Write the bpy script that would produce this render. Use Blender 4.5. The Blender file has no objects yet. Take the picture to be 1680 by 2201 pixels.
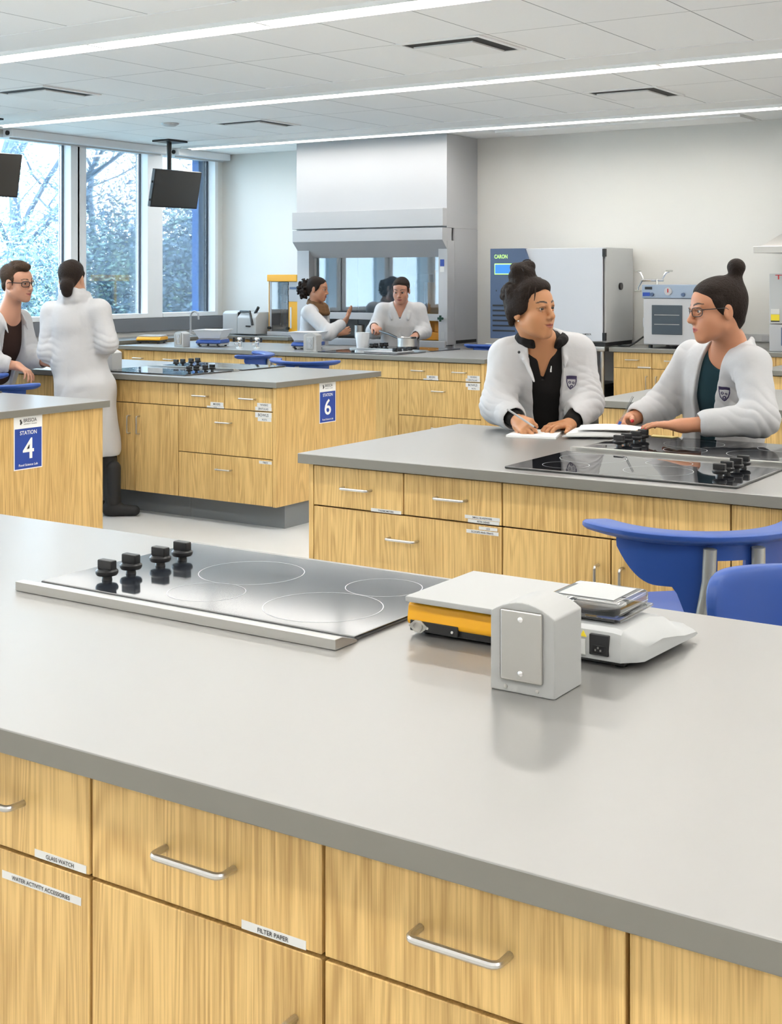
import bpy, bmesh, math, random
import numpy as np
from mathutils import Vector, Matrix
random.seed(7)
R = math.radians
sc = bpy.context.scene
COL = sc.collection

# ------------------------------------------------------------------ camera, world, lamps, exposure
YAW = math.atan2(1875, 2869)
cam_d = bpy.data.cameras.new('camera')
cam = bpy.data.objects.new('camera', cam_d); COL.objects.link(cam)
cam.location = (0, 0, 1.55)
cam.rotation_euler = (R(90), 0, YAW)
cam_d.sensor_fit = 'HORIZONTAL'; cam_d.sensor_width = 36
cam_d.lens = 36 * 2869 / 1680
cam_d.shift_y = -(1100.5 - 596) / 1680
cam_d.clip_start = 0.05; cam_d.clip_end = 300
sc.camera = cam
sc.view_settings.view_transform = 'Standard'
sc.view_settings.look = 'None'
sc.view_settings.exposure = 0.92
sc.view_settings.gamma = 1.0
LAMP = 11.0          # strength of the ceiling light diffusers
SKY = 6.8            # strength of the overcast sky
sc.cycles.max_bounces = 8
sc.cycles.diffuse_bounces = 5
sc.cycles.glossy_bounces = 4
sc.cycles.transmission_bounces = 6
sc.cycles.transparent_max_bounces = 8
sc.cycles.caustics_reflective = False
sc.cycles.caustics_refractive = False
sc.cycles.sample_clamp_indirect = 6.0
sc.cycles.use_denoising = True
world = bpy.data.worlds.new('overcast'); sc.world = world
world.use_nodes = True
wn = world.node_tree.nodes; wl = world.node_tree.links
bg = wn['Background']
tcw = wn.new('ShaderNodeTexCoord'); sep = wn.new('ShaderNodeSeparateXYZ'); rmp = wn.new('ShaderNodeValToRGB')
wl.new(tcw.outputs['Generated'], sep.inputs[0]); wl.new(sep.outputs['Z'], rmp.inputs[0])
rmp.color_ramp.elements[0].position = 0.0; rmp.color_ramp.elements[0].color = (0.80, 0.905, 1.0, 1)
rmp.color_ramp.elements[1].position = 0.5; rmp.color_ramp.elements[1].color = (0.62, 0.80, 1.0, 1)
wl.new(rmp.outputs[0], bg.inputs['Color']); bg.inputs['Strength'].default_value = SKY

# ------------------------------------------------------------------ materials
def mat(name, col, rough=0.5, metal=0.0, emit=None, spec=0.5, bump=None, alpha=None, coat=0.0):
    m = bpy.data.materials.new(name); m.use_nodes = True
    b = m.node_tree.nodes['Principled BSDF']
    b.inputs['Base Color'].default_value = (*col, 1)
    b.inputs['Roughness'].default_value = rough
    b.inputs['Metallic'].default_value = metal
    b.inputs['Specular IOR Level'].default_value = spec
    if coat: b.inputs['Coat Weight'].default_value = coat; b.inputs['Coat Roughness'].default_value = 0.05
    if emit:
        b.inputs['Emission Color'].default_value = (*emit[0], 1); b.inputs['Emission Strength'].default_value = emit[1]
    if bump:
        n = m.node_tree.nodes; l = m.node_tree.links
        tc = n.new('ShaderNodeTexCoord'); mp = n.new('ShaderNodeMapping'); mp.inputs['Scale'].default_value = bump[0]
        nz = n.new('ShaderNodeTexNoise'); nz.inputs['Scale'].default_value = bump[1]; nz.inputs['Detail'].default_value = 3
        bp = n.new('ShaderNodeBump'); bp.inputs['Strength'].default_value = bump[2]; bp.inputs['Distance'].default_value = bump[3]
        l.new(tc.outputs['Object'], mp.inputs[0]); l.new(mp.outputs[0], nz.inputs['Vector'])
        l.new(nz.outputs['Fac'], bp.inputs['Height']); l.new(bp.outputs[0], b.inputs['Normal'])
    return m
def bsdf(m): return m.node_tree.nodes['Principled BSDF']

def oak_mat(name, dark, light):
    m = mat(name, light, 0.42, spec=0.35)
    n = m.node_tree.nodes; l = m.node_tree.links; b = bsdf(m)
    tc = n.new('ShaderNodeTexCoord'); oi = n.new('ShaderNodeObjectInfo')
    mul = n.new('ShaderNodeVectorMath'); mul.operation = 'SCALE'; mul.inputs['Scale'].default_value = 37.0
    cx = n.new('ShaderNodeCombineXYZ')
    for k in range(3): l.new(oi.outputs['Random'], cx.inputs[k])
    l.new(cx.outputs[0], mul.inputs[0])
    add = n.new('ShaderNodeVectorMath'); l.new(tc.outputs['Object'], add.inputs[0]); l.new(mul.outputs[0], add.inputs[1])
    mp = n.new('ShaderNodeMapping'); mp.inputs['Scale'].default_value = (1, 1, 0.018); l.new(add.outputs[0], mp.inputs[0])
    n1 = n.new('ShaderNodeTexNoise'); n1.inputs['Scale'].default_value = 260; n1.inputs['Detail'].default_value = 4; n1.inputs['Roughness'].default_value = 0.65
    l.new(mp.outputs[0], n1.inputs['Vector'])
    mp2 = n.new('ShaderNodeMapping'); mp2.inputs['Scale'].default_value = (1, 1, 0.06); l.new(add.outputs[0], mp2.inputs[0])
    n2 = n.new('ShaderNodeTexNoise'); n2.inputs['Scale'].default_value = 7; n2.inputs['Detail'].default_value = 2; n2.inputs['Distortion'].default_value = 0.6
    l.new(mp2.outputs[0], n2.inputs['Vector'])
    # cathedral rings: sine of a slowly warped distance
    ma = n.new('ShaderNodeMath'); ma.operation = 'MULTIPLY'; ma.inputs[1].default_value = 130.0; l.new(n2.outputs['Fac'], ma.inputs[0])
    si = n.new('ShaderNodeMath'); si.operation = 'SINE'; l.new(ma.outputs[0], si.inputs[0])
    m2 = n.new('ShaderNodeMath'); m2.operation = 'MULTIPLY_ADD'; m2.inputs[1].default_value = 0.09; l.new(si.outputs[0], m2.inputs[0]); l.new(n1.outputs['Fac'], m2.inputs[2])
    m3 = n.new('ShaderNodeMath'); m3.operation = 'MULTIPLY_ADD'; m3.inputs[1].default_value = 0.38; l.new(n2.outputs['Fac'], m3.inputs[0]); l.new(m2.outputs[0], m3.inputs[2])
    rp = n.new('ShaderNodeValToRGB'); l.new(m3.outputs[0], rp.inputs[0])
    rp.color_ramp.elements[0].position = 0.44; rp.color_ramp.elements[0].color = (*dark, 1)
    rp.color_ramp.elements[1].position = 0.84; rp.color_ramp.elements[1].color = (*light, 1)
    l.new(rp.outputs[0], b.inputs['Base Color'])
    return m

def brushed_mat(name, col, rough, aniso=0.6, metal=1.0):
    m = mat(name, col, rough, metal)
    n = m.node_tree.nodes; l = m.node_tree.links; b = bsdf(m)
    tc = n.new('ShaderNodeTexCoord')
    b.inputs['Anisotropic'].default_value = aniso
    cv = n.new('ShaderNodeCombineXYZ'); cv.inputs[1].default_value = 1.0
    l.new(cv.outputs[0], b.inputs['Tangent'])
    return m

def thin_glass(name, tint, gloss=1.0):
    m = bpy.data.materials.new(name); m.use_nodes = True
    n = m.node_tree.nodes; l = m.node_tree.links
    n.remove(n['Principled BSDF'])
    t = n.new('ShaderNodeBsdfTransparent'); t.inputs[0].default_value = (*tint, 1)
    g = n.new('ShaderNodeBsdfGlossy'); g.inputs['Roughness'].default_value = 0.02
    f = n.new('ShaderNodeFresnel'); f.inputs[0].default_value = 1.45
    mm = n.new('ShaderNodeMath'); mm.operation = 'MULTIPLY'; mm.inputs[1].default_value = gloss; l.new(f.outputs[0], mm.inputs[0])
    mx = n.new('ShaderNodeMixShader'); l.new(mm.outputs[0], mx.inputs[0]); l.new(t.outputs[0], mx.inputs[1]); l.new(g.outputs[0], mx.inputs[2])
    l.new(mx.outputs[0], n['Material Output'].inputs[0])
    return m

def vcol_mat(name, rough=0.5, sss=0.0, bump=None, spec=0.4):
    m = mat(name, (1, 1, 1), rough, spec=spec, bump=bump)
    n = m.node_tree.nodes; l = m.node_tree.links
    a = n.new('ShaderNodeAttribute'); a.attribute_name = 'tone'
    l.new(a.outputs['Color'], bsdf(m).inputs['Base Color'])
    return m

M = {}
M['wall'] = mat('wall_paint', (0.71, 0.70, 0.668), 0.6)
M['white'] = mat('white_enamel', (0.46, 0.465, 0.48), 0.35)
M['ceil_strip'] = mat('ceiling_strip_paint', (0.86, 0.86, 0.85), 0.7)
M['frame'] = mat('window_frame_white', (0.80, 0.82, 0.84), 0.4)
M['dark_gasket'] = mat('dark_gasket', (0.02, 0.03, 0.05), 0.5)
M['blue_film'] = mat('blue_metal_fin', (0.02, 0.13, 0.42), 0.5)
M['grey_panel'] = mat('grey_sill_panel', (0.16, 0.17, 0.19), 0.5)
M['oak'] = oak_mat('oak_veneer', (0.43, 0.258, 0.084), (0.73, 0.492, 0.192))
M['gap'] = mat('cabinet_shadow_gap', (0.05, 0.035, 0.02), 0.8)
M['kick'] = mat('grey_rubber_base', (0.20, 0.215, 0.23), 0.5)
M['steel_top'] = brushed_mat('brushed_steel_top', (0.385, 0.38, 0.368), 0.285, 0.60, 0.62)
M['steel'] = mat('satin_steel', (0.58, 0.57, 0.55), 0.3, 1.0)
M['steel_edge'] = mat('steel_edge', (0.20, 0.19, 0.165), 0.5, 0.15)
M['chrome'] = mat('polished_chrome', (0.85, 0.85, 0.85), 0.12, 1.0)
M['black_glass'] = mat('black_ceramic_glass', (0.012, 0.013, 0.016), 0.03); bsdf(M['black_glass']).inputs['IOR'].default_value = 1.9
M['worn_glass'] = mat('worn_ceramic_glass', (0.02, 0.024, 0.032), 0.10); bsdf(M['worn_glass']).inputs['IOR'].default_value = 1.95
M['ring'] = mat('printed_ring_white', (0.55, 0.57, 0.6), 0.3)
M['black'] = mat('black_plastic', (0.012, 0.012, 0.013), 0.35)
M['blackmatte'] = mat('matte_black', (0.015, 0.015, 0.016), 0.7)
M['label'] = mat('label_tape', (0.66, 0.66, 0.645), 0.5)
M['ink'] = mat('black_ink', (0.03, 0.03, 0.03), 0.6)
M['paper'] = mat('paper', (0.86, 0.86, 0.85), 0.7)
M['sign_blue'] = mat('sign_blue', (0.012, 0.055, 0.33), 0.4)
M['blue_plastic'] = mat('blue_plastic', (0.028, 0.085, 0.34), 0.4)
M['chair_grey'] = mat('chair_grey_metal', (0.42, 0.42, 0.38), 0.4, 0.4)
M['grey_case'] = mat('light_grey_case', (0.50, 0.51, 0.51), 0.4)
M['pale_case'] = mat('pale_grey_case', (0.44, 0.445, 0.44), 0.4)
M['yellow'] = mat('yellow_case', (0.86, 0.42, 0.015), 0.35)
M['orange'] = mat('orange_case', (0.85, 0.33, 0.02), 0.4)
M['slate'] = mat('slate_blue_panel', (0.07, 0.11, 0.20), 0.45)
M['screen_blue'] = mat('lit_screen', (0.02, 0.1, 0.4), 0.3, emit=((0.03, 0.2, 0.75), 0.6))
M['glow_green'] = mat('glowing_green', (0.3, 0.6, 0.1), 0.4, emit=((0.45, 0.9, 0.2), 0.7))  # green of the lettering and screen frame, with a weak glow added
M['led_teal'] = mat('teal_letter', (0.2, 0.7, 0.7), 0.4)
M['clear'] = thin_glass('clear_plastic', (0.90, 0.91, 0.92), 3.5)
M['window_glass'] = thin_glass('window_glass', (0.90, 0.97, 1.0), 0.8)
M['sash_glass'] = thin_glass('sash_glass', (0.80, 0.88, 0.94), 5.0)
M['oven_glass'] = mat('oven_glass', (0.06, 0.08, 0.10), 0.08)
M['tv_screen'] = mat('tv_screen', (0.035, 0.033, 0.03), 0.35)
M['red'] = mat('red_print', (0.55, 0.03, 0.03), 0.5)
M['warn'] = mat('warning_yellow', (0.85, 0.66, 0.03), 0.5)
M['floor'] = mat('grey_vinyl_floor', (0.64, 0.65, 0.65), 0.35, bump=((1, 1, 1), 40, 0.05, 0.002))
M['tan'] = mat('tan_card', (0.75, 0.62, 0.25), 0.6)

def ceiling_mat():
    m = mat('ceiling_tiles', (0.80, 0.80, 0.79), 0.75)
    n = m.node_tree.nodes; l = m.node_tree.links
    geo = n.new('ShaderNodeNewGeometry'); s = n.new('ShaderNodeSeparateXYZ'); l.new(geo.outputs['Position'], s.inputs[0])
    def line(sock, off, pitch, w):
        a = n.new('ShaderNodeMath'); a.operation = 'ADD'; a.inputs[1].default_value = off + pitch * 40; l.new(sock, a.inputs[0])
        d = n.new('ShaderNodeMath'); d.operation = 'MODULO'; d.inputs[1].default_value = pitch; l.new(a.outputs[0], d.inputs[0])
        c = n.new('ShaderNodeMath'); c.operation = 'LESS_THAN'; c.inputs[1].default_value = w; l.new(d.outputs[0], c.inputs[0])
        return c.outputs[0]
    lx = line(s.outputs['X'], 3.055, 0.595, 0.007)
    lz = line(s.outputs['Y'], -6.56, 2.475, 0.006)
    mx = n.new('ShaderNodeMath'); mx.operation = 'MAXIMUM'; l.new(lx, mx.inputs[0]); l.new(lz, mx.inputs[1])
    mc = n.new('ShaderNodeMixRGB'); l.new(mx.outputs[0], mc.inputs[0]); mc.inputs[1].default_value = (0.90, 0.90, 0.895, 1); mc.inputs[2].default_value = (0.30, 0.30, 0.31, 1)
    l.new(mc.outputs[0], bsdf(m).inputs['Base Color'])
    return m
M['ceiling'] = ceiling_mat()
M['diffuser'] = mat('lit_diffuser', (0.9, 0.9, 0.9), 0.5, emit=((1.0, 0.96, 0.90), LAMP))

M['diffuser_dim'] = mat('dimmed_diffuser', (0.9, 0.9, 0.9), 0.5, emit=((1.0, 0.96, 0.90), LAMP * 0.92))

# ------------------------------------------------------------------ mesh building
TEXT = {}
def text_tris(s):
    if s not in TEXT:
        cu = bpy.data.curves.new('t', 'FONT'); cu.body = s; cu.size = 1.0; cu.resolution_u = 3; cu.offset = 0.012
        ob = bpy.data.objects.new('t', cu)
        me = bpy.data.meshes.new_from_object(ob)
        v = [(p.co.x, p.co.y) for p in me.vertices]; f = [tuple(p.vertices) for p in me.polygons]
        bpy.data.objects.remove(ob); bpy.data.meshes.remove(me); bpy.data.curves.remove(cu)
        TEXT[s] = (v, f)
    return TEXT[s]

ORG = {}
class MB:
    def __init__(s): s.v = []; s.f = []; s.mi = []; s.X = Matrix.Identity(4)
    def add(s, vs, fs, mi=0):
        n = len(s.v); X = s.X
        s.v += [tuple(X @ Vector(p)) for p in vs]
        s.f += [tuple(i + n for i in f) for f in fs]; s.mi += [mi] * len(fs)
        return s
    def bm(s, b, mi=0):
        b.verts.ensure_lookup_table(); b.verts.index_update()
        s.add([v.co for v in b.verts], [[v.index for v in f.verts] for f in b.faces], mi); b.free(); return s
    def box(s, x0, x1, y0, y1, z0, z1, mi=0, bev=0.0, seg=2):
        if bev <= 0:
            v = [(x0, y0, z0), (x1, y0, z0), (x1, y1, z0), (x0, y1, z0), (x0, y0, z1), (x1, y0, z1), (x1, y1, z1), (x0, y1, z1)]
            return s.add(v, [(0, 3, 2, 1), (4, 5, 6, 7), (0, 1, 5, 4), (1, 2, 6, 5), (2, 3, 7, 6), (3, 0, 4, 7)], mi)
        b = bmesh.new(); bmesh.ops.create_cube(b, size=1)
        for v in b.verts: v.co = ((x0 + x1) / 2 + v.co.x * (x1 - x0), (y0 + y1) / 2 + v.co.y * (y1 - y0), (z0 + z1) / 2 + v.co.z * (z1 - z0))
        bmesh.ops.bevel(b, geom=list(b.edges), offset=bev, segments=seg, profile=0.5, affect='EDGES')
        return s.bm(b, mi)
    def cyl(s, p0, p1, r0, r1=None, seg=20, mi=0, cap=True):
        r1 = r0 if r1 is None else r1
        p0 = Vector(p0); p1 = Vector(p1); d = (p1 - p0).normalized()
        a = d.orthogonal().normalized(); b = d.cross(a)
        vs = []
        for p, r in ((p0, r0), (p1, r1)):
            vs += [p + (a * math.cos(2 * math.pi * k / seg) + b * math.sin(2 * math.pi * k / seg)) * r for k in range(seg)]
        fs = [(k, (k + 1) % seg, seg + (k + 1) % seg, seg + k) for k in range(seg)]
        if cap: fs += [tuple(range(seg - 1, -1, -1)), tuple(range(seg, 2 * seg))]
        return s.add(vs, fs, mi)
    def tube(s, pts, r, seg=10, mi=0, cap=True):
        pts = [Vector(p) for p in pts]; n = len(pts)
        rr = r if isinstance(r, (list, tuple)) else [r] * n
        t = [(pts[min(i + 1, n - 1)] - pts[max(i - 1, 0)]).normalized() for i in range(n)]
        a = t[0].orthogonal().normalized(); vs = []
        for i in range(n):
            a = (a - t[i] * a.dot(t[i])).normalized(); b = t[i].cross(a)
            vs += [pts[i] + (a * math.cos(2 * math.pi * k / seg) + b * math.sin(2 * math.pi * k / seg)) * rr[i] for k in range(seg)]
        fs = [(i * seg + k, i * seg + (k + 1) % seg, (i + 1) * seg + (k + 1) % seg, (i + 1) * seg + k) for i in range(n - 1) for k in range(seg)]
        if cap: fs += [tuple(range(seg - 1, -1, -1)), tuple(range((n - 1) * seg, n * seg))]
        return s.add(vs, fs, mi)
    def lathe(s, prof, c=(0, 0, 0), seg=28, mi=0, caps=True):
        vs = []; n = len(prof)
        for r, z in prof:
            vs += [(c[0] + r * math.cos(2 * math.pi * k / seg), c[1] + r * math.sin(2 * math.pi * k / seg), c[2] + z) for k in range(seg)]
        fs = [(i * seg + k, i * seg + (k + 1) % seg, (i + 1) * seg + (k + 1) % seg, (i + 1) * seg + k) for i in range(n - 1) for k in range(seg)]
        if caps: fs += [tuple(range(seg - 1, -1, -1)), tuple(range((n - 1) * seg, n * seg))]
        return s.add(vs, fs, mi)
    def prism(s, poly, axis, a, b, mi=0, bev=0):
        n = len(poly)
        def p3(u, v, w): return {'x': (w, u, v), 'y': (u, w, v), 'z': (u, v, w)}[axis]
        vs = [p3(u, v, a) for u, v in poly] + [p3(u, v, b) for u, v in poly]
        fs = [tuple(range(n)), tuple(range(2 * n - 1, n - 1, -1))] + [(k, n + k, n + (k + 1) % n, (k + 1) % n) for k in range(n)]
        B = bmesh.new(); bv = [B.verts.new(v) for v in vs]
        for f in fs: B.faces.new([bv[i] for i in f])
        bmesh.ops.recalc_face_normals(B, faces=B.faces)
        if bev: bmesh.ops.bevel(B, geom=list(B.edges), offset=bev, segments=2, profile=0.5, affect='EDGES')
        return s.bm(B, mi)
    def ball(s, c, r, mi=0, seg=16, ring=10):
        r = (r, r, r) if not isinstance(r, (tuple, list)) else r
        vs = [(c[0], c[1], c[2] - r[2])]
        for i in range(1, ring):
            th = math.pi * i / ring
            vs += [(c[0] + r[0] * math.sin(th) * math.cos(2 * math.pi * k / seg), c[1] + r[1] * math.sin(th) * math.sin(2 * math.pi * k / seg), c[2] - r[2] * math.cos(th)) for k in range(seg)]
        vs.append((c[0], c[1], c[2] + r[2])); L = len(vs) - 1
        fs = [(0, 1 + (k + 1) % seg, 1 + k) for k in range(seg)]
        for i in range(ring - 2):
            o = 1 + i * seg
            fs += [(o + k, o + (k + 1) % seg, o + seg + (k + 1) % seg, o + seg + k) for k in range(seg)]
        o = 1 + (ring - 2) * seg
        fs += [(o + k, o + (k + 1) % seg, L) for k in range(seg)]
        return s.add(vs, fs, mi)
    def text(s, txt, h, org, right, up, mi=1, centre=True, width=None, lift=0.0006):
        v, f = text_tris(txt)
        if not v: return s
        xs = [p[0] for p in v]; w = max(xs) - min(xs); k = h / 0.7
        kx = k if width is None else width / w
        right = Vector(right).normalized(); up = Vector(up).normalized(); nn = right.cross(up)
        o = Vector(org) + nn * lift
        x0 = (min(xs) + w / 2) if centre else min(xs)
        return s.add([o + right * ((p[0] - x0) * kx) + up * (p[1] * k) for p in v], f, mi)
    def done(s, name, mats, parent=None, angle=35, keep=False):
        me = bpy.data.meshes.new(name)
        a = np.array(s.v, dtype=float)
        lo = a.min(0); hi = a.max(0)
        c = Vector(((lo[0] + hi[0]) / 2, (lo[1] + hi[1]) / 2, lo[2]))
        if keep: c = Vector((0, 0, 0))
        me.from_pydata([tuple(p) for p in (a - np.array(c))], [], s.f)
        for m in (mats if isinstance(mats, (list, tuple)) else [mats]): me.materials.append(m)
        me.polygons.foreach_set('material_index', s.mi)
        me.polygons.foreach_set('use_smooth', [True] * len(s.f))
        me.update(); me.set_sharp_from_angle(angle=R(angle))
        o = bpy.data.objects.new(name, me); COL.objects.link(o)
        wnm = o.modifiers.new('weighted_normals', 'WEIGHTED_NORMAL'); wnm.keep_sharp = True
        ORG[o.name] = c.copy()
        if parent:
            o.parent = parent; o.location = c - ORG[parent.name]
        else: o.location = c
        return o

def tag(o, label=None, cat=None, group=None, kind=None):
    if label: o['label'] = label
    if cat: o['category'] = cat
    if group: o['group'] = group
    if kind: o['kind'] = kind
    return o
def thing(name, label, cat, loc=(0, 0, 0), rz=0.0, group=None, world=True):
    """Empty at the base of a thing.  world=True: its parts are built in room coordinates (rz must stay 0);
    world=False: its parts are built about its own origin."""
    o = bpy.data.objects.new(name, None); COL.objects.link(o)
    o.empty_display_size = 0.05
    o.location = loc; o.rotation_euler = (0, 0, rz)
    ORG[o.name] = Vector(loc) if world else Vector((0, 0, 0))
    return tag(o, label, cat, group)
def copy_tree(o, parent=None):
    c = o.copy(); COL.objects.link(c)
    if parent: c.parent = parent
    for ch in list(o.children): copy_tree(ch, c)
    return c
def struct(mb, name, mats, parent=None, label=None):
    o = mb.done(name, mats, parent)
    if not parent: o['kind'] = 'structure'
    if label: o['label'] = label
    return o
ORD = ['first', 'second', 'third', 'fourth', 'fifth', 'sixth', 'seventh', 'eighth', 'ninth', 'tenth', 'eleventh', 'twelfth']

# ------------------------------------------------------------------ the room
H = 2.913; XW = -9.73; YB = 11.45; XR = 4.6; YF = -4.2
struct(MB().box(XW - 0.3, XR + 0.2, YF - 0.2, YB + 0.4, -0.12, 0), 'floor', M['floor'])
struct(MB().box(XW - 0.3, XR + 0.2, YF - 0.2, YB + 0.4, H, H + 0.12), 'ceiling', M['ceiling'])
struct(MB().box(XR, XR + 0.2, YF, YB, 0, H), 'wall_right', M['wall'])
w = MB().box(XW - 0.3, XR + 0.2, YF - 0.2, YF, 0, H)
struct(w, 'wall_front', mat('front_wall_bounce_white', (0.88, 0.87, 0.84), 0.6))  # unseen wall, made whiter than the others to bounce light into the room
struct(MB().box(XW - 0.3, XR + 0.2, YB, YB + 0.2, 0, H), 'wall_back', M['wall'])
struct(MB().box(-6.462, XR, YB - 0.012, YB, 0, 0.1), 'baseboard_back', M['kick'])
# window wall: low wall under the glass, head above, piers between
SILL = 1.16; HEAD = 2.87
w = MB()
w.box(XW - 0.28, XW, YF, YB, 0, SILL - 0.03); w.box(XW - 0.28, XW, YF, YB, HEAD, H); w.box(XW - 0.28, XW, YF, -1.0, SILL - 0.03, HEAD)
w.box(XW - 0.28, XW, 11.36, YB, SILL - 0.03, HEAD)
struct(w, 'wall_window', M['wall'])
panes = [(10.468, 11.311), (9.378, 10.244), (8.29, 9.175)]
y = 8.09
while y > 0.0:
    panes.append((y - 0.885, y)); y -= 1.088
for i, (a, b) in enumerate(panes):
    f = MB(); zo = SILL - 0.03
    pb = b + (0.112 if i else 0.049); pa = a - (0.112 if i < len(panes) - 1 else 0.3)
    f.box(XW - 0.16, XW + 0.012, b, pb, zo, HEAD); f.box(XW - 0.16, XW + 0.012, pa, a, zo, HEAD)
    f.box(XW - 0.16, XW + 0.02, a, b, zo, SILL + 0.012); f.box(XW - 0.16, XW, a, b, HEAD - 0.03, HEAD)
    g = f.box(XW - 0.135, XW - 0.09, b - 0.012, b, SILL + 0.012, HEAD - 0.03, 1)
    fo = struct(f, 'window_%d' % (i + 1), [M['frame'], M['dark_gasket']])
    struct(MB().box(XW - 0.118, XW - 0.11, a + 0.001, b - 0.013, SILL + 0.013, HEAD - 0.031), 'window_pane', M['window_glass'], fo)
    if i == 0:
        struct(MB().box(XW - 0.26, XW - 0.165, 11.24, 11.31, SILL, HEAD), 'outer_fin', M['blue_film'], fo, 'deep blue metal fin outside the glass')
# grey panel and bench upstand under the sill are part of the wall
struct(MB().box(XW, XW + 0.03, 2.0, YB - 0.001, 0.99, SILL - 0.035), 'trim_1', M['grey_panel'])

# flat strips beside each row of lights, and the lights themselves
rows = [10.50, 8.00, 5.545, 3.04, 0.55, -1.95]
RN = ['farthest row of ceiling lights', 'middle row of ceiling lights', 'nearest row of ceiling lights in view', 'row of ceiling lights just before the photo', 'row of ceiling lights behind the viewer', 'rearmost row of ceiling lights behind the viewer']
seam0 = -5.69
for ri, yc in enumerate(rows):
    hw = 0.075 if ri < 2 else 0.09
    struct(MB().box(-9.4, XR, yc - hw - 0.36, yc - hw - 0.012, H - 0.006, H - 0.0005), 'trim_%d' % (ri + 2), M['ceil_strip'])
    x0 = seam0 - 3 * 1.2405; k = 0
    while x0 < XR - 0.8:
        a = max(x0, -9.41); b = x0 + 1.2405
        lab = '%s lit section from the left in the %s' % (ORD[k], RN[ri])
        t = thing('linear_ceiling_light', lab, 'ceiling light', ((a + b) / 2, yc, H - 0.03), 0, 'linear ceiling lights')
        h = MB()
        h.box(a, b, yc - hw - 0.012, yc - hw, H - 0.03, H - 0.0008); h.box(a, b, yc + hw, yc + hw + 0.012, H - 0.03, H - 0.0008)
        h.box(a, a + 0.013, yc - hw, yc + hw, H - 0.02, H - 0.0008); h.box(b - 0.013, b, yc - hw, yc + hw, H - 0.02, H - 0.0008)
        h.done('light_housing', M['ceil_strip'], t)
        MB().box(a + 0.013, b - 0.013, yc - hw, yc + hw, H - 0.006, H - 0.0012).done('light_diffuser', M['diffuser'] if ri < 3 else M['diffuser_dim'], t)
        x0 += 1.2405; k += 1
# square supply vents with a dark slot round a central plate
VN = [(-3.965, 6.82, 'square ceiling vent above the two writing women, nearest in view'), (-7.53, 6.86, 'square ceiling vent at the left near the window blinds'),
      (-3.90, 9.26, 'square ceiling vent at the right before the far lights'), (-7.49, 9.27, 'square ceiling vent ahead of the fume hood, smallest in view')]
for x, y, lab in VN:
    t = thing('ceiling_vent', lab, 'vent', (x, y, H - 0.03), 0, 'square ceiling vents')
    f = MB(); s = 0.285; q = 0.255
    f.box(x - s, x + s, y - s, y - q, H - 0.009, H - 0.0008); f.box(x - s, x + s, y + q, y + s, H - 0.009, H - 0.0008)
    f.box(x - s, x - q, y - q, y + q, H - 0.009, H - 0.0008); f.box(x + q, x + s, y - q, y + q, H - 0.009, H - 0.0008)
    f.done('vent_frame', M['ceil_strip'], t)
    MB().box(x - q, x + q, y - q, y + q, H - 0.004, H - 0.001).done('vent_throat', M['blackmatte'], t, )
    MB().box(x - 0.235, x + 0.165, y - 0.150, y + 0.235, H - 0.014, H - 0.005).done('vent_plate', M['ceil_strip'], t)
tag(MB().lathe([(0.0, -0.025), (0.05, -0.025), (0.075, -0.012), (0.08, -0.0008)], (-8.1, 8.82, H), mi=0).done('smoke_detector', M['grey_case']),
    'round grey disc on the ceiling near the window', 'detector')
pn = MB(); pn.box(-5.99, -3.66, 10.93, 11.34, H - 0.02, H - 0.001)
tag(pn.done('ceiling_access_panel', M['ceil_strip']), 'long flat panel on the ceiling along the back wall', 'panel')
# roller blind cassettes and wall-side screens
for y0, y1, lab in ((8.33, 10.40, 'white roller blind cassette above the left window, longer one'), (10.56, 11.40, 'short white roller blind cassette above the window by the corner')):
    t = thing('roller_blind', lab, 'blind', (XW + 0.09, (y0 + y1) / 2, 2.82))
    MB().box(XW + 0.02, XW + 0.16, y0, y1, 2.838, H - 0.001, bev=0.008).done('cassette', M['frame'], t)
    MB().box(XW + 0.07, XW + 0.08, y0 + 0.03, y1 - 0.03, 2.822, 2.8385).done('hem_bar', M['grey_case'], t)
    MB().cyl((XW + 0.09, y0 - 0.014, 2.875), (XW + 0.09, y0, 2.875), 0.022).done('end_cap', M['black'], t)
# ------------------------------------------------------------------ cabinets and islands
ZT = 0.914; TH = 0.036
def handle_bar(p0, p1, out, parent, r=0.0048):
    """D-shaped pull between p0 and p1, standing off along out"""
    p0 = Vector(p0); p1 = Vector(p1); o = Vector(out) * 0.030; d = (p1 - p0).normalized(); q = 0.010
    pts = [p0, p0 + o * 0.62]
    for k in range(5):
        a = k / 4 * math.pi / 2
        pts.append(p0 + o * 0.66 + Vector(out) * (q * math.sin(a)) + d * (q * (1 - math.cos(a))))
    for k in range(5):
        a = (1 - k / 4) * math.pi / 2
        pts.append(p1 + o * 0.66 + Vector(out) * (q * math.sin(a)) - d * (q * (1 - math.cos(a))))
    pts += [p1 + o * 0.62, p1]
    return MB().tube(pts, r, 10).done('handle', M['steel'], parent)

def strip(x0, x1, z0, z1, y, txt, parent):
    """label tape on a front facing -Y"""
    m = MB().box(x0, x1, y - 0.0008, y, z0, z1)
    if txt:
        n = len(txt); h = min((z1 - z0) * 0.52, (x1 - x0) * 0.85 / n * 1.3)
        m.text(txt, h, ((x0 + x1) / 2, y - 0.0008, (z0 + z1) / 2 - h * 0.5), (1, 0, 0), (0, 0, 1), 1)
    return m.done('label_strip', [M['label'], M['ink']], parent)

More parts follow.
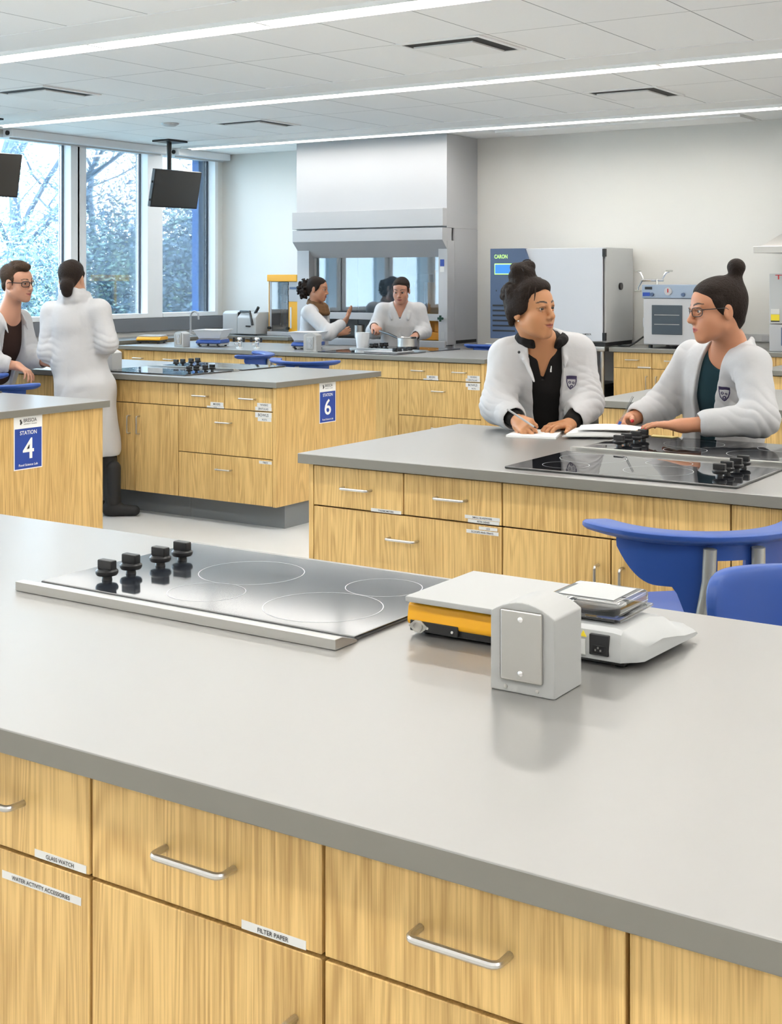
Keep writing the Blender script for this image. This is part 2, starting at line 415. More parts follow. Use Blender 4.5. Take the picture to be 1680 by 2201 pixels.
GAP = 0.0026
def front(parent, name, x0, x1, z0, z1, y):
    return MB().box(x0 + GAP, x1 - GAP, y, y + 0.019, z0 + GAP, z1 - GAP, bev=0.0012, seg=1).done(name, M['oak'], parent)
Z1, Z2, Z3, ZB = 0.874, 0.727, 0.437, 0.148
def unit(kind, x0, x1, yf, yb, label, group='oak base cabinets', labels=()):
    """base cabinet whose fronts stand on the plane y = yf; labels: (drawer key, x0, x1, z0, z1, text)"""
    t = thing('base_cabinet', label, 'cabinet', ((x0 + x1) / 2, (yf + yb) / 2, 0), 0, group)
    MB().box(x0 + 0.0012, x1 - 0.0012, yf + 0.021, yb, ZB, ZT - TH - 0.0005).done('cabinet_body', [M['gap']], t)
    MB().box(x0 + 0.001, x1 - 0.001, yf + 0.12, yb - 0.1, 0.0, ZB).done('toe_kick', M['kick'], t)
    xm = (x0 + x1) / 2; fr = {}
    def hb(f, c, z): handle_bar((c - 0.058, yf, z), (c + 0.058, yf, z), (0, -1, 0), f)
    if kind == 'drawers':
        fr['a'] = front(t, 'drawer', x0, xm, Z2, Z1, yf); hb(fr['a'], (x0 + xm) / 2, 0.801)
        fr['b'] = front(t, 'drawer', xm, x1, Z2, Z1, yf); hb(fr['b'], (xm + x1) / 2, 0.801)
        fr['c'] = front(t, 'drawer', x0, x1, Z3, Z2, yf); hb(fr['c'], xm, 0.643)
        fr['d'] = front(t, 'drawer', x0, x1, ZB, Z3, yf); hb(fr['d'], xm, 0.349)
    elif kind == 'drawers_doors':
        fr['a'] = front(t, 'drawer', x0, xm, Z2, Z1, yf); hb(fr['a'], (x0 + xm) / 2, 0.801)
        fr['b'] = front(t, 'drawer', xm, x1, Z2, Z1, yf); hb(fr['b'], (xm + x1) / 2, 0.801)
    elif kind == 'doors':
        fr['a'] = front(t, 'false_panel', x0, x1, Z2, Z1, yf)
    elif kind == 'drawer_doors':
        fr['a'] = front(t, 'drawer', x0, x1, Z2, Z1, yf); hb(fr['a'], xm, 0.801)
    if kind in ('doors', 'drawers_doors', 'drawer_doors'):
        for a, b, xh in ((x0, xm, xm - 0.042), (xm, x1, xm + 0.042)):
            d = front(t, 'door', a, b, ZB, Z2, yf)
            fr['l' if a == x0 else 'r'] = d
            handle_bar((xh, yf, 0.642), (xh, yf, 0.527), (0, -1, 0), d)
    for key, a, b, c, d, txt in labels: strip(a, b, c, d, yf, txt, fr[key])
    return t

def cooktop(cx, cy, rot, label, glass='black_glass'):
    """black glass hob, 0.79 x 0.46 m, with its four knobs at one end"""
    t = thing('cooktop', label, 'cooktop', (cx, cy, ZT), rot, 'black glass cooktops', world=False)
    MB().box(-0.395, 0.395, -0.235, 0.235, 0.0005, 0.0085, bev=0.003).done('glass_plate', M[glass], t)
    for (x, y, r) in ((-0.075, 0.06, 0.112), (-0.04, -0.125, 0.078), (0.225, -0.095, 0.115), (0.235, 0.10, 0.078)):
        n = 56; vs = []
        for rr in (r - 0.0009, r + 0.0009):
            vs += [(x + rr * math.cos(2 * math.pi * k / n), y + rr * math.sin(2 * math.pi * k / n), 0.0088) for k in range(n)]
        MB().add(vs, [(k, (k + 1) % n, n + (k + 1) % n, n + k) for k in range(n)]).done('burner_ring', M['ring'], t)
    for y in (-0.155, -0.085, 0.005, 0.075):
        k = MB()
        k.lathe([(0.011, 0), (0.010, 0.007), (0.021, 0.010), (0.0235, 0.014), (0.0235, 0.019), (0.019, 0.023), (0.0, 0.023)], (-0.285, y, 0.0085), 24, caps=False)
        k.box(-0.285 - 0.020, -0.285 + 0.020, y - 0.009, y + 0.009, 0.030, 0.050, bev=0.003)
        k.done('knob', M['black'], t)
    return t

def guard_bar(x0, x1, yc, label):
    m = MB().prism([(yc - 0.033, ZT + 0.0005), (yc + 0.033, ZT + 0.0005), (yc + 0.033, ZT + 0.005), (yc - 0.012, ZT + 0.019), (yc - 0.033, ZT + 0.019)], 'x', x0, x1, bev=0.0015)
    return tag(m.done('guard_bar', M['steel']), label, 'bar', 'steel guard bars between cooktops')

def outlet_box(x, y, label, duplex=False, rz=0.0, s=1.0):
    """grey pedestal outlet box with domed top"""
    t = thing('outlet_pedestal', label, 'outlet box', (x, y, ZT), rz, 'pedestal outlet boxes', world=False)
    w, h = 0.055 * s, 0.123 * s
    poly = [(-w, 0), (w, 0), (w, h - 0.002)]
    for k in range(9):
        u = 1 - k / 8 * 2
        poly.append((u * (w - 0.010), h + 0.004 + 0.013 * (1 - u * u)))
    poly.append((-w, h - 0.002))
    MB().prism(poly, 'y', -0.048, 0.048, bev=0.003).done('box_housing', M['pale_case'], t)
    p = MB().box(-0.036, 0.036, -0.0525, -0.0483, 0.020, 0.128, bev=0.0035, seg=3)
    pl = p.done('cover_plate', M['steel'], t)
    if duplex:
        q = MB(); q.lathe([(0.016, 0), (0.016, 0.002), (0, 0.002)], (0, 0, 0), 20)
        for z in (0.052, 0.096):
            d = MB(); d.X = Matrix.Translation((0, -0.0525, z)) @ Matrix.Rotation(R(90), 4, 'X'); d.lathe([(0.0, 0), (0.0165, 0), (0.0165, 0.0025), (0, 0.0025)], (0, 0, 0), 20, caps=False)
            d.done('socket', M['white'], pl)
    else:
        for z in (0.033, 0.115):
            d = MB(); d.X = Matrix.Translation((0, -0.0525, z)) @ Matrix.Rotation(R(90), 4, 'X'); d.lathe([(0.0045, -0.0005), (0.0042, 0.0012), (0.002, 0.0024), (0, 0.0026)], (0, 0, 0), 14)
            d.done('screw', M['chrome'], pl)
    for xx in (-0.028, 0.026):
        d = MB(); d.X = Matrix.Translation((xx, -0.0478, 0.009)) @ Matrix.Rotation(R(90), 4, 'X'); d.lathe([(0.0035, -0.0005), (0.003, 0.0012), (0, 0.0016)], (0, 0, 0), 12)
        d.done('base_screw', M['steel'], t)
    return t

def worktop(x0, x1, y0, y1, label, z=ZT, th=TH):
    m = MB()
    m.box(x0, x1, y0, y1, z - th, z, bev=0.0025)
    m2 = MB(); v = m.v
    # edges that are not the top face get the darker edge finish
    mi = []
    for f in m.f:
        zz = [m.v[i][2] for i in f]
        mi.append(0 if min(zz) > z - 0.004 else 1)
    m.mi = mi
    return tag(m.done('worktop', [M['steel_top'], M['steel_edge']]), label, 'worktop', 'stainless steel worktops')

def end_panel(x0, x1, y0, y1, label):
    m = MB().box(x0, x1, y0, y1, ZB, ZT - TH - 0.0005, bev=0.001, seg=1)
    return tag(m.done('end_panel', M['oak']), label, 'panel', 'oak end panels')

WU = 0.7725
def right_island(yc, who, kinds, labels={}, x0=-2.875, hy=0.58):
    yf, yb = yc - hy + 0.03, yc + hy - 0.03
    worktop(x0 - 0.05, x0 + 4 * WU + 0.05, yc - hy, yc + hy, 'long stainless steel worktop of the ' + who)
    end_panel(x0 - 0.021, x0 - 0.0005, yf, yb, 'oak panel closing the left end of the ' + who)
    for i, k in enumerate(kinds):
        unit(k, x0 + i * WU, x0 + (i + 1) * WU, yf, yb, 'oak base cabinet, %s from the left under the %s' % (ORD[i], who), labels=labels.get(i, ()))

# nearest island
FC = 1.853; FH = 0.577; yf = 1.306
worktop(-2.925, 0.29, FC - FH, FC + FH, 'wide stainless steel worktop across the foreground')
NI = 'foreground worktop'
x = [-2.875, -2.112, -1.345, -0.558, 0.24]
ybk = FC + FH - 0.03
unit('drawers', x[0], x[1], yf, ybk, 'oak base cabinet at the hidden left end of the ' + NI)
unit('drawers', x[1], x[2], yf, ybk, 'oak cabinet with two paper label strips at the lower left corner of the photo',
     labels=(('b', -1.455, -1.353, 0.7305, 0.7415, 'GLASS WATCH'), ('c', -1.523, -1.363, 0.684, 0.695, 'WATER ACTIVITY ACCESSORIES')))
unit('drawers_doors', x[2], x[3], yf, ybk, 'oak cabinet with the filter paper drawer under the ' + NI,
     labels=(('a', -1.078, -0.977, 0.7295, 0.7405, 'FILTER PAPER'), ('r', -0.695, -0.595, 0.700, 0.711, '')))
unit('doors', x[3], x[4], yf, ybk, 'plain oak fronted cabinet at the lower right corner of the photo')
end_panel(x[0] - 0.021, x[0] - 0.0005, yf, ybk, 'oak panel closing the hidden left end of the foreground island')
cooktop(-1.724, FC + 0.299, 0.0, 'black glass cooktop on the foreground worktop with four knobs at its left', 'worn_glass')
guard_bar(-2.12, -1.322, FC + 0.03, 'sloped steel bar along the front of the foreground cooktop')

# island of the two writing women
MC = 4.437
MIDI = 'island where two women write'
right_island(MC, MIDI, ['drawers', 'doors', 'drawers', 'doors'], {
    0: (('a', -2.624, -2.498, 0.7285, 0.740, 'THERMOMETERS'), ('b', -2.244, -2.111, 0.742, 0.7535, 'SMALL GLASSWARE'), ('b', -2.232, -2.113, 0.7295, 0.7405, 'PETRI DISHES'),
        ('c', -2.19, -2.12, 0.709, 0.7195, 'LIDS'), ('c', -2.238, -2.116, 0.694, 0.706, 'SCOOPS AND TRAYS')),
    2: (('c', -1.09, -0.98, 0.700, 0.711, ''),)})
cooktop(-1.718, MC - 0.28, math.pi, 'black glass cooktop nearest us on the island where two women write')
cooktop(-1.718, MC + 0.33, 0.0, 'black glass cooktop under the notebooks of the two writing women')
guard_bar(-2.115, -1.32, MC + 0.03, 'steel bar between the two cooktops of the writing women')

# islands behind the writing women
right_island(6.955, 'island right behind the two writing women', ['drawers', 'doors', 'drawers', 'doors'])
right_island(9.62, 'far right island near the back wall', ['drawers', 'doors', 'drawers', 'doors'], {1: (('a', -1.95, -1.8, 0.74, 0.76, ''),)}, hy=0.56)

# left column of islands, counted from their right ends
WL = 0.765; LX = -5.049
def left_island(yc, who, kinds, labels={}, x1=LX, hy=0.575, n=4):
    yf, yb = yc - hy + 0.03, yc + hy - 0.03
    worktop(x1 - n * WL - 0.05, x1 + 0.05, yc - hy, yc + hy, 'stainless steel worktop of the ' + who)
    end_panel(x1 + 0.0005, x1 + 0.027, yf, yb, 'oak panel closing the right end of the ' + who)
    for i, k in enumerate(kinds):
        a = x1 - (i + 1) * WL
        unit(k, a, a + WL, yf, yb, 'oak base cabinet, %s from the right under the %s' % (ORD[i], who), labels=labels.get(i, ()))
def tags(yf, x=0.0):
    return (('a', -5.545 + x, -5.44 + x, 0.742, 0.766, 'MIXERS'), ('a', -5.575 + x, -5.435 + x, 0.730, 0.741, 'SCALES'), ('b', -5.17 + x, -5.06 + x, 0.757, 0.780, 'WHISKS'),
            ('b', -5.185 + x, -5.058 + x, 0.733, 0.756, 'SPATULAS'), ('c', -5.185 + x, -5.058 + x, 0.69, 0.723, 'BOWLS'), ('c', -5.165 + x, -5.06 + x, 0.668, 0.689, 'POTS'))
S6 = 6.955; S4 = 4.417; SBK = 9.62
left_island(S6, 'station six island', ['drawers', 'doors', 'drawers', 'doors'], {0: tags(0) + (('d', -5.155, -5.057, 0.408, 0.426, 'TRAYS'),)})
left_island(S4, 'station four island', ['drawers', 'doors', 'drawers', 'doors'])
left_island(SBK, 'long island before the fume hood', ['drawers', 'doors', 'drawers', 'doors', 'drawers'], {0: tags(0, -0.055)}, x1=-5.104, hy=0.56, n=5)
cooktop(-6.205, S6 - 0.25, math.pi, 'black glass cooktop on the near side of the station six island')
cooktop(-6.205, S6 + 0.33, 0.0, 'black glass cooktop on the far side of the station six island')
guard_bar(-6.60, -5.81, S6 + 0.03, 'steel bar between the two cooktops of the station six island')
cooktop(-6.32, SBK - 0.25, math.pi, 'black glass cooktop holding the steel pot before the fume hood')
cooktop(-6.205, S4 + 0.33, 0.0, 'black glass cooktop of the station four island')
guard_bar(-6.72, -5.93, SBK + 0.03, 'steel bar behind the cooktop with the steel pot')

def station_sign(y, num, xs, label):
    """paper sign on an end panel that faces +X"""
    y0, y1, z0, z1 = y - 0.089, y + 0.089, 0.619, 0.8765
    t = thing('station_sign', label, 'sign', (xs, y, z0), 0, 'station signs')
    m = MB().box(xs + 0.0003, xs + 0.0016, y0, y1, z0, z1)
    s = m.done('sign_sheet', M['paper'], t)
    b = MB().box(xs + 0.0017, xs + 0.0022, y0 + 0.005, y1 - 0.005, z0 + 0.005, 0.818).done('blue_field', M['sign_blue'], t)
    r, u = (0, 1, 0), (0, 0, 1); X = xs + 0.0022
    g = MB(); g.text('STATION', 0.019, (X, y, 0.788), r, u, 0, width=0.105); g.done('station_word', M['paper'], b)
    g = MB(); g.text(num, 0.098, (X, y, 0.672), r, u, 0, width=0.070)
    g.done('station_number', M['paper'], b)
    g = MB(); g.text('Food Science Lab', 0.011, (X, y, 0.636), r, u, 0, width=0.118); g.done('lab_name', M['paper'], b)
    g = MB(); X = xs + 0.0017
    g.text('BRESCIA', 0.017, (X, y + 0.012, 0.848), r, u, 0, width=0.082)
    g.text('UNIVERSITY COLLEGE', 0.0055, (X, y + 0.012, 0.836), r, u, 0, width=0.082)
    # small crest left of the name
    for (a, bb, c) in ((-0.048, 0.858, 0.0045), (-0.044, 0.848, 0.006), (-0.047, 0.841, 0.004)):
        g.box(X, X + 0.0005, y + a - c, y + a + c, bb - c, bb + c)
    g.done('sign_heading', M['ink'], s)
station_sign(6.94, '6', LX + 0.0272, 'white and blue STATION 6 sign on an oak end panel')
station_sign(4.463, '4', LX + 0.0272, 'white and blue STATION 4 sign on an oak end panel')

# ------------------------------------------------------------------ benches along the walls
ZBn = 0.94; YBF = 10.78
def bench_unit(kind, x0, x1, label, lab=False):
    t = thing('wall_cabinet', label, 'cabinet', ((x0 + x1) / 2, 11.1, 0), 0, 'oak cabinets along the back wall')
    MB().box(x0 + 0.001, x1 - 0.001, YBF + 0.021, YB - 0.02, 0.1, ZBn - 0.0365).done('cabinet_body', M['gap'], t)
    MB().box(x0 + 0.001, x1 - 0.001, YBF + 0.09, YB - 0.03, 0, 0.1).done('toe_kick', M['kick'], t)
    xm = (x0 + x1) / 2
    for a, b in ((x0, xm), (xm, x1)):
        d = MB().box(a + GAP, b - GAP, YBF, YBF + 0.019, 0.768, 0.900, bev=0.0012, seg=1).done('drawer', M['oak'], t)
        handle_bar(((a + b) / 2 - 0.058, YBF, 0.838), ((a + b) / 2 + 0.058, YBF, 0.838), (0, -1, 0), d)
        if lab and a == x0: MB().box(b - 0.13, b - 0.012, YBF - 0.001, YBF, 0.771, 0.782).done('label_strip', M['label'], d)
        e = MB().box(a + GAP, b - GAP, YBF, YBF + 0.019, 0.102, 0.764, bev=0.0012, seg=1).done('door', M['oak'], t)
        xh = b - 0.045 if a == x0 else a + 0.045
        handle_bar((xh, YBF, 0.70), (xh, YBF, 0.585), (0, -1, 0), e)
xs = -4.735
for i in range(6):
    bench_unit('x', xs + i * 0.71, xs + (i + 1) * 0.71, 'oak cabinet, %s to the right of the incubator table by the back wall' % ORD[i], lab=True)
worktop(xs - 0.03, xs + 6 * 0.71 + 0.03, YBF - 0.03, YB - 0.001, 'long wall worktop under the vacuum oven', ZBn, 0.036)
# bench left of the hood and along the windows
tb = worktop(-9.69, -8.31, 10.80, YB - 0.001, 'corner worktop left of the fume hood, under the yellow apparatus', ZBn, 0.036)
tw = worktop(XW + 0.031, -9.19, 2.0, 10.799, 'long worktop below the windows', ZBn, 0.036)
def plain_cab(x0, x1, y0, y1, label, name='wall_cabinet'):
    t = thing(name, label, 'cabinet', ((x0 + x1) / 2, (y0 + y1) / 2, 0), 0, 'oak cabinets along the window wall')
    MB().box(x0, x1, y0, y1, 0.1, ZBn - 0.0365).done('cabinet_body', M['oak'], t)
    MB().box(x0 + 0.01, x1 - 0.06, y0 + 0.03, y1, 0, 0.1).done('toe_kick', M['kick'], t)
plain_cab(-9.68, -8.33, 10.84, YB - 0.02, 'oak cabinet in the corner left of the fume hood')
for i in range(6):
    plain_cab(-9.69, -9.22, 10.75 - 1.4 * (i + 1), 10.748 - 1.4 * i, 'oak cabinet under the window worktop, %s from the back corner' % ORD[i])

# ------------------------------------------------------------------ stools
def make_stool(label, plain=False):
    t = thing('lab_stool', label, 'stool', (0, 0, 0), 0, 'blue stools', world=False)
    C0 = 0.02  # centre of the back's arc; the stool faces +y
    # seat pan
    n = 28; out = []
    for k in range(n):
        a = 2 * math.pi * k / n
        ca, sa = math.cos(a), math.sin(a)
        e = 0.62
        out.append((0.215 * abs(ca) ** e * (1 if ca >= 0 else -1), 0.20 * abs(sa) ** e * (1 if sa >= 0 else -1) + 0.03))
    MB().prism(out, 'z', 0.655, 0.685, bev=0.009).done('seat', M['blue_plastic'], t)
    if plain:        # simple broad backrest with rounded corners
        NU = 44; A = R(50); vs = []; sec = [(math.copysign(abs(math.cos(k * math.pi / 12)) ** 0.5, math.cos(k * math.pi / 12)), math.copysign(abs(math.sin(k * math.pi / 12)) ** 0.35, math.sin(k * math.pi / 12))) for k in range(24)]
        for i in range(NU + 1):
            u = -math.cos(i / NU * math.pi); q = max(0.02, (1 - abs(u) ** 9)) ** 0.36; th = u * A
            for (c_, s_) in sec:
                rr = 0.275 + 0.020 * c_ * (0.3 + 0.7 * q); z = 0.812 + 0.102 * s_ * q
                rr += 0.03 * ((z - 0.82) / 0.1) * 0.35
                vs.append((rr * math.sin(th), C0 - rr * math.cos(th), z))
        k = len(sec)
        fs = [(i * k + (j + 1) % k, i * k + j, (i + 1) * k + j, (i + 1) * k + (j + 1) % k) for i in range(NU) for j in range(k)]
        fs += [tuple(range(k)), tuple(range(NU * k + k - 1, NU * k - 1, -1))]
        MB().add(vs, fs).done('backrest', M['blue_plastic'], t, angle=60)
    else:
        # shell: bent sheet, wide at the top, narrowing to a stem, with a hand hole
        NU, NV = 48, 20; A = R(62); vs = []; fs = []
        def sheet(rad):
            g = []
            for j in range(NV + 1):
                v = j / NV
                for i in range(NU + 1):
                    u = i / NU * 2 - 1
                    zt = 0.918; th = u * A
                    au = abs(u)
                    zb = 0.665 if au < 0.30 else (0.665 + (0.80 - 0.665) * min(1, (au - 0.30) / 0.18) if au < 0.48 else 0.80 + 0.085 * max(0, (au - 0.62) / 0.38) ** 2.2)
                    z = zt + (zb - zt) * v
                    rr = rad - 0.05 * ((zt - z) / 0.25) ** 1.3 * (0.6)
                    g.append((rr * math.sin(th), C0 - rr * math.cos(th), z))
            return g
        a = sheet(0.262); b = sheet(0.274); W = NU + 1; N = len(a)
        def hole(i, j):
            u = (i + .5) / NU * 2 - 1; 
            return abs(u) < 0.105 and 4 <= j <= 10
        F = []
        for j in range(NV):
            for i in range(NU):
                if hole(i, j): continue
                q = (j * W + i, j * W + i + 1, (j + 1) * W + i + 1, (j + 1) * W + i)
                F.append(q); F.append(tuple(N + k for k in reversed(q)))
                for di, dj, e in ((-1, 0, (q[0], q[3])), (1, 0, (q[2], q[1])), (0, -1, (q[1], q[0])), (0, 1, (q[3], q[2]))):
                    ii, jj = i + di, j + dj
                    if ii < 0 or ii >= NU or jj < 0 or jj >= NV or hole(ii, jj): F.append((e[0], e[1], N + e[1], N + e[0]))
        sh = MB().add(a + b, F).done('back_shell', M['blue_plastic'], t, angle=45)
        # ledge: crescent with rounded rim
        L = MB(); NU = 40; A2 = R(77); vs = []
        sec = [(0.246, 0.918), (0.246, 0.926), (0.252, 0.932), (0.325, 0.936), (0.335, 0.931), (0.336, 0.922), (0.329, 0.915), (0.30, 0.905), (0.275, 0.898), (0.262, 0.905)]
        for i in range(NU + 1):
            u = i / NU * 2 - 1; th = u * A2; sq = 1 if abs(u) < 0.9 else max(0.15, math.sqrt(max(0, 1 - ((abs(u) - 0.9) / 0.1) ** 2)))
            for r_, z_ in sec:
                rr = 0.285 + (r_ - 0.285) * sq; z2 = 0.918 + (z_ - 0.918) * (0.4 + 0.6 * sq)
                vs.append((rr * math.sin(th), C0 - rr * math.cos(th) * 0.92, z2 + 0.012 * u * u))
        k = len(sec)
        fs = [(i * k + j, i * k + (j + 1) % k, (i + 1) * k + (j + 1) % k, (i + 1) * k + j) for i in range(NU) for j in range(k)]
        fs += [tuple(range(k - 1, -1, -1)), tuple(range(NU * k, NU * k + k))]
        L.add(vs, fs).done('back_ledge', M['blue_plastic'], t, angle=50)
    # two flat grey uprights outside the shell that run down into the rear legs, two front legs, foot ring
    for s in (-1, 1):
        pts = [(s * 0.062, -0.262, 0.90 if not plain else 0.76), (s * 0.064, -0.258, 0.82 if not plain else 0.75), (s * 0.070, -0.235, 0.74), (s * 0.085, -0.20, 0.64), (s * 0.16, -0.205, 0.35), (s * 0.215, -0.235, 0.012)]
        m = MB(); m.tube(pts, [0.0165, 0.0165, 0.015, 0.014, 0.013, 0.012], 12); m.done('rear_leg', M['chair_grey'], t)
        pts = [(s * 0.09, -0.10, 0.645), (s * 0.15, 0.16, 0.645), (s * 0.175, 0.195, 0.60), (s * 0.215, 0.235, 0.012)]
        m = MB(); m.tube(pts, 0.0125, 12); m.done('front_leg', M['chair_grey'], t)
        for y in (-0.235, 0.235):
            MB().lathe([(0.0, 0), (0.017, 0), (0.017, 0.014), (0.0, 0.016)], (s * 0.215, y, 0), 14, caps=False).done('glide', M['black'], t)
        MB().tube([(s * 0.191, -0.221, 0.17), (s * 0.204, 0.224, 0.17)], 0.009, 10).done('side_rail', M['chair_grey'], t)
    MB().tube([(-0.199, 0.219, 0.24), (0.199, 0.219, 0.24)], 0.010, 10).done('foot_rail', M['chair_grey'], t)
    return t
CH = math.cos(YAW); SH = math.sin(YAW)
def place(px, py, d):
    """room position of photo pixel at camera depth d (used once, to find where a thing stands)"""
    u = (px - 840) / 2869 * d
    return (-SH * d + CH * u, CH * d + SH * u, 1.55 - (py - 596) / 2869 * d)
st0 = make_stool('blue stool with grey uprights standing behind the foreground worktop at the right')
p = place(1482, 1140, 3.46); st0.location = (p[0], p[1], 0); st0.rotation_euler.z = R(44)
p = place(1783, 1140, 2.70)
st1 = make_stool('blue stool with a plain rounded backrest, cut by the right edge behind the foreground worktop', True); st1.location = (p[0], p[1], 0); st1.rotation_euler.z = R(209)
spots = [
         ((-1.45, 6.0), R(20), 'blue stool at the right edge, seen behind the writing women'),
         ((-1.55, 8.35), R(150), 'blue stool farther right, only its rim shows over the worktop behind the women'),
         ((-6.95, 5.72), R(15), 'blue stool in front of the leaning young man'),
         ((-6.17, 5.34), R(4), 'blue stool just behind the station four worktop, nearest to its sign'),
         ((-6.90, 8.32), R(115), 'blue stool behind the far side of the station six cooktops'),
         ((-5.95, 8.02), R(0), 'blue stool behind station six, only a thin rim line shows'),
         ((-5.75, 10.42), R(180), 'blue stool at the right end of the fume hood')]
for (x_, y_), rz, lab in spots:
    c = copy_tree(st0); c.location = (x_, y_, 0); c.rotation_euler.z = rz; c['label'] = lab
# ------------------------------------------------------------------ things on the foreground worktop
t = thing('benchtop_scale', 'yellow benchtop scale with a flat steel plate on the foreground worktop', 'scale', (-1.15, 2.14, ZT))
m = MB(); x0, x1, y0, y1 = -1.280, -1.035, 2.010, 2.262
m.prism([(y0, ZT + 0.026), (y0 + 0.004, ZT + 0.053), (y0 + 0.012, ZT + 0.057), (y1, ZT + 0.057), (y1, ZT + 0.018), (y0 + 0.002, ZT + 0.018)], 'x', x0, x1, bev=0.003)
m.done('scale_case', M['yellow'], t)
m = MB(); m.box(x0 + 0.006, x1 - 0.006, y0 + 0.005, y1 - 0.006, ZT + 0.006, ZT + 0.0185, bev=0.002)
m.done('base_tray', M['black'], t)
m = MB(); m.box(x0 + 0.008, x0 + 0.106, y0 - 0.0022, y0 + 0.012, ZT + 0.008, ZT + 0.0265, bev=0.001, seg=1)
cp = m.done('connector_panel', M['black'], t)
m = MB(); m.X = Matrix.Translation((x0 + 0.026, y0 - 0.0022, ZT + 0.017)) @ Matrix.Rotation(R(90), 4, 'X')
m.prism([(-0.02, 0), (-0.006, 0.011), (0.006, 0.011), (0.02, 0), (0.006, -0.011), (-0.006, -0.011)], 'z', 0, 0.002, bev=0.0006)
m.lathe([(0.0095, 0.002), (0.0095, 0.006), (0.0075, 0.006), (0.0075, 0.0025), (0, 0.0025)], (0, 0, 0), 20, caps=False)
m.done('round_socket', M['steel'], cp)
for xx in (0.047, 0.098):
    m = MB(); m.X = Matrix.Translation((x0 + xx - 0.003, y0 - 0.0022, ZT + 0.016)) @ Matrix.Rotation(R(90), 4, 'X'); m.lathe([(0.003, 0), (0.0025, 0.001), (0, 0.0014)], (0, 0, 0), 10)
    m.done('panel_screw', M['chrome'], cp)
for xx in (x0 + 0.03, x1 - 0.03):
    for yy in (y0 + 0.03, y1 - 0.03): MB().lathe([(0.011, 0), (0.012, 0.003), (0.009, 0.0075)], (xx, yy, ZT), 14).done('rubber_foot', M['black'], t)
m = MB(); m.box(x0 + 0.004, x1 - 0.004, y0 - 0.012, y1 - 0.02, ZT + 0.060, ZT + 0.0705, bev=0.002)
m.box(x0 + 0.05, x1 - 0.05, y0 + 0.05, y1 - 0.06, ZT + 0.056, ZT + 0.0605)
m.done('weighing_plate', [M['pale_case']], t)
outlet_box(-0.946, 1.860, 'grey domed outlet box with blank steel plate on the foreground worktop')

t = thing('laboratory_balance', 'light grey balance under a clear plastic cover beside the foreground outlet box', 'balance', (-0.93, 2.12, ZT))
# body: side profile swept in x, lower and flaring towards its far side
prof = [(2.008, 0.012), (2.006, 0.030), (2.012, 0.058), (2.022, 0.064), (2.13, 0.064), (2.165, 0.058), (2.20, 0.040), (2.255, 0.026), (2.262, 0.016), (2.25, 0.010)]
vs = []; n = len(prof); xsn = [(-1.0, 0.96), (-0.99, 1.0), (-0.885, 1.0), (-0.870, 0.96), (-0.862, 0.80), (-0.850, 0.62), (-0.842, 0.40)]
for xx, k in xsn:
    for (yy, zz) in prof:
        e = 0 if k > 0.9 else (0.96 - k) * 0.06
        vs.append((xx + (0.012 if (yy > 2.15 and xx > -0.9) else 0), yy + e * (1 if yy < 2.1 else -0.3), ZT + 0.010 + (zz - 0.010) * k))
fs = [(i * n + j, i * n + (j + 1) % n, (i + 1) * n + (j + 1) % n, (i + 1) * n + j) for i in range(len(xsn) - 1) for j in range(n)] + [tuple(range(n - 1, -1, -1)), tuple(range((len(xsn) - 1) * n, len(xsn) * n))]
MB().add(vs, fs).done('balance_case', M['grey_case'], t, angle=30)
MB().box(-0.985, -0.868, 2.02, 2.22, ZT + 0.004, ZT + 0.0135, bev=0.002).done('base_tray', M['black'], t)
for xx in (-0.97, -0.88):
    for yy in (2.035, 2.21): MB().lathe([(0.010, 0), (0.011, 0.002), (0.009, 0.005)], (xx, yy, ZT), 14).done('levelling_foot', M['black'], t)
m = MB(); m.box(-0.923, -0.889, 2.0035, 2.012, ZT + 0.020, ZT + 0.0535, bev=0.0015)
pi_ = m.done('power_inlet', M['blackmatte'], t)
m = MB(); m.box(-0.9175, -0.8945, 2.0022, 2.0036, ZT + 0.024, ZT + 0.037, bev=0.0008, seg=1)
m.done('inlet_socket', M['black'], pi_)
m = MB()
for a, b in ((-0.9105, 0.029), (-0.9015, 0.029), (-0.906, 0.033)): m.box(a - 0.0013, a + 0.0013, 2.0002, 2.0024, ZT + b - 0.0015, ZT + b + 0.0015)
m.done('inlet_pins', M['steel'], pi_)
MB().prism([(-0.9395, ZT + 0.047), (-0.9285, ZT + 0.047), (-0.934, ZT + 0.057)], 'y', 2.0045, 2.0062).done('warning_sticker', M['warn'], t)
MB().box(-0.942, -0.930, 2.0045, 2.0062, ZT + 0.018, ZT + 0.043).done('rating_sticker', M['label'], t)
m = MB(); m.box(-1.005, -0.896, 2.045, 2.165, ZT + 0.064, ZT + 0.074, bev=0.003); m.done('pan_ring', M['black'], t)
m = MB(); m.lathe([(0.0, 0), (0.045, 0), (0.046, 0.003), (0.0, 0.003)], (-0.95, 2.105, ZT + 0.076), 32, caps=False); m.done('weighing_pan', M['steel'], t)
lid = MB(); lid.box(-1.022, -0.886, 2.038, 2.172, ZT + 0.073, ZT + 0.099, bev=0.009, seg=3)
lid.box(-1.027, -0.881, 2.033, 2.177, ZT + 0.069, ZT + 0.074, bev=0.002)
cl = lid.done('clear_cover', M['clear'], t)
m = MB(); m.box(-1.004, -0.903, 2.056, 2.154, ZT + 0.0991, ZT + 0.1002, bev=0.0004, seg=1); m.done('cover_panel', M['grey_case'], cl)

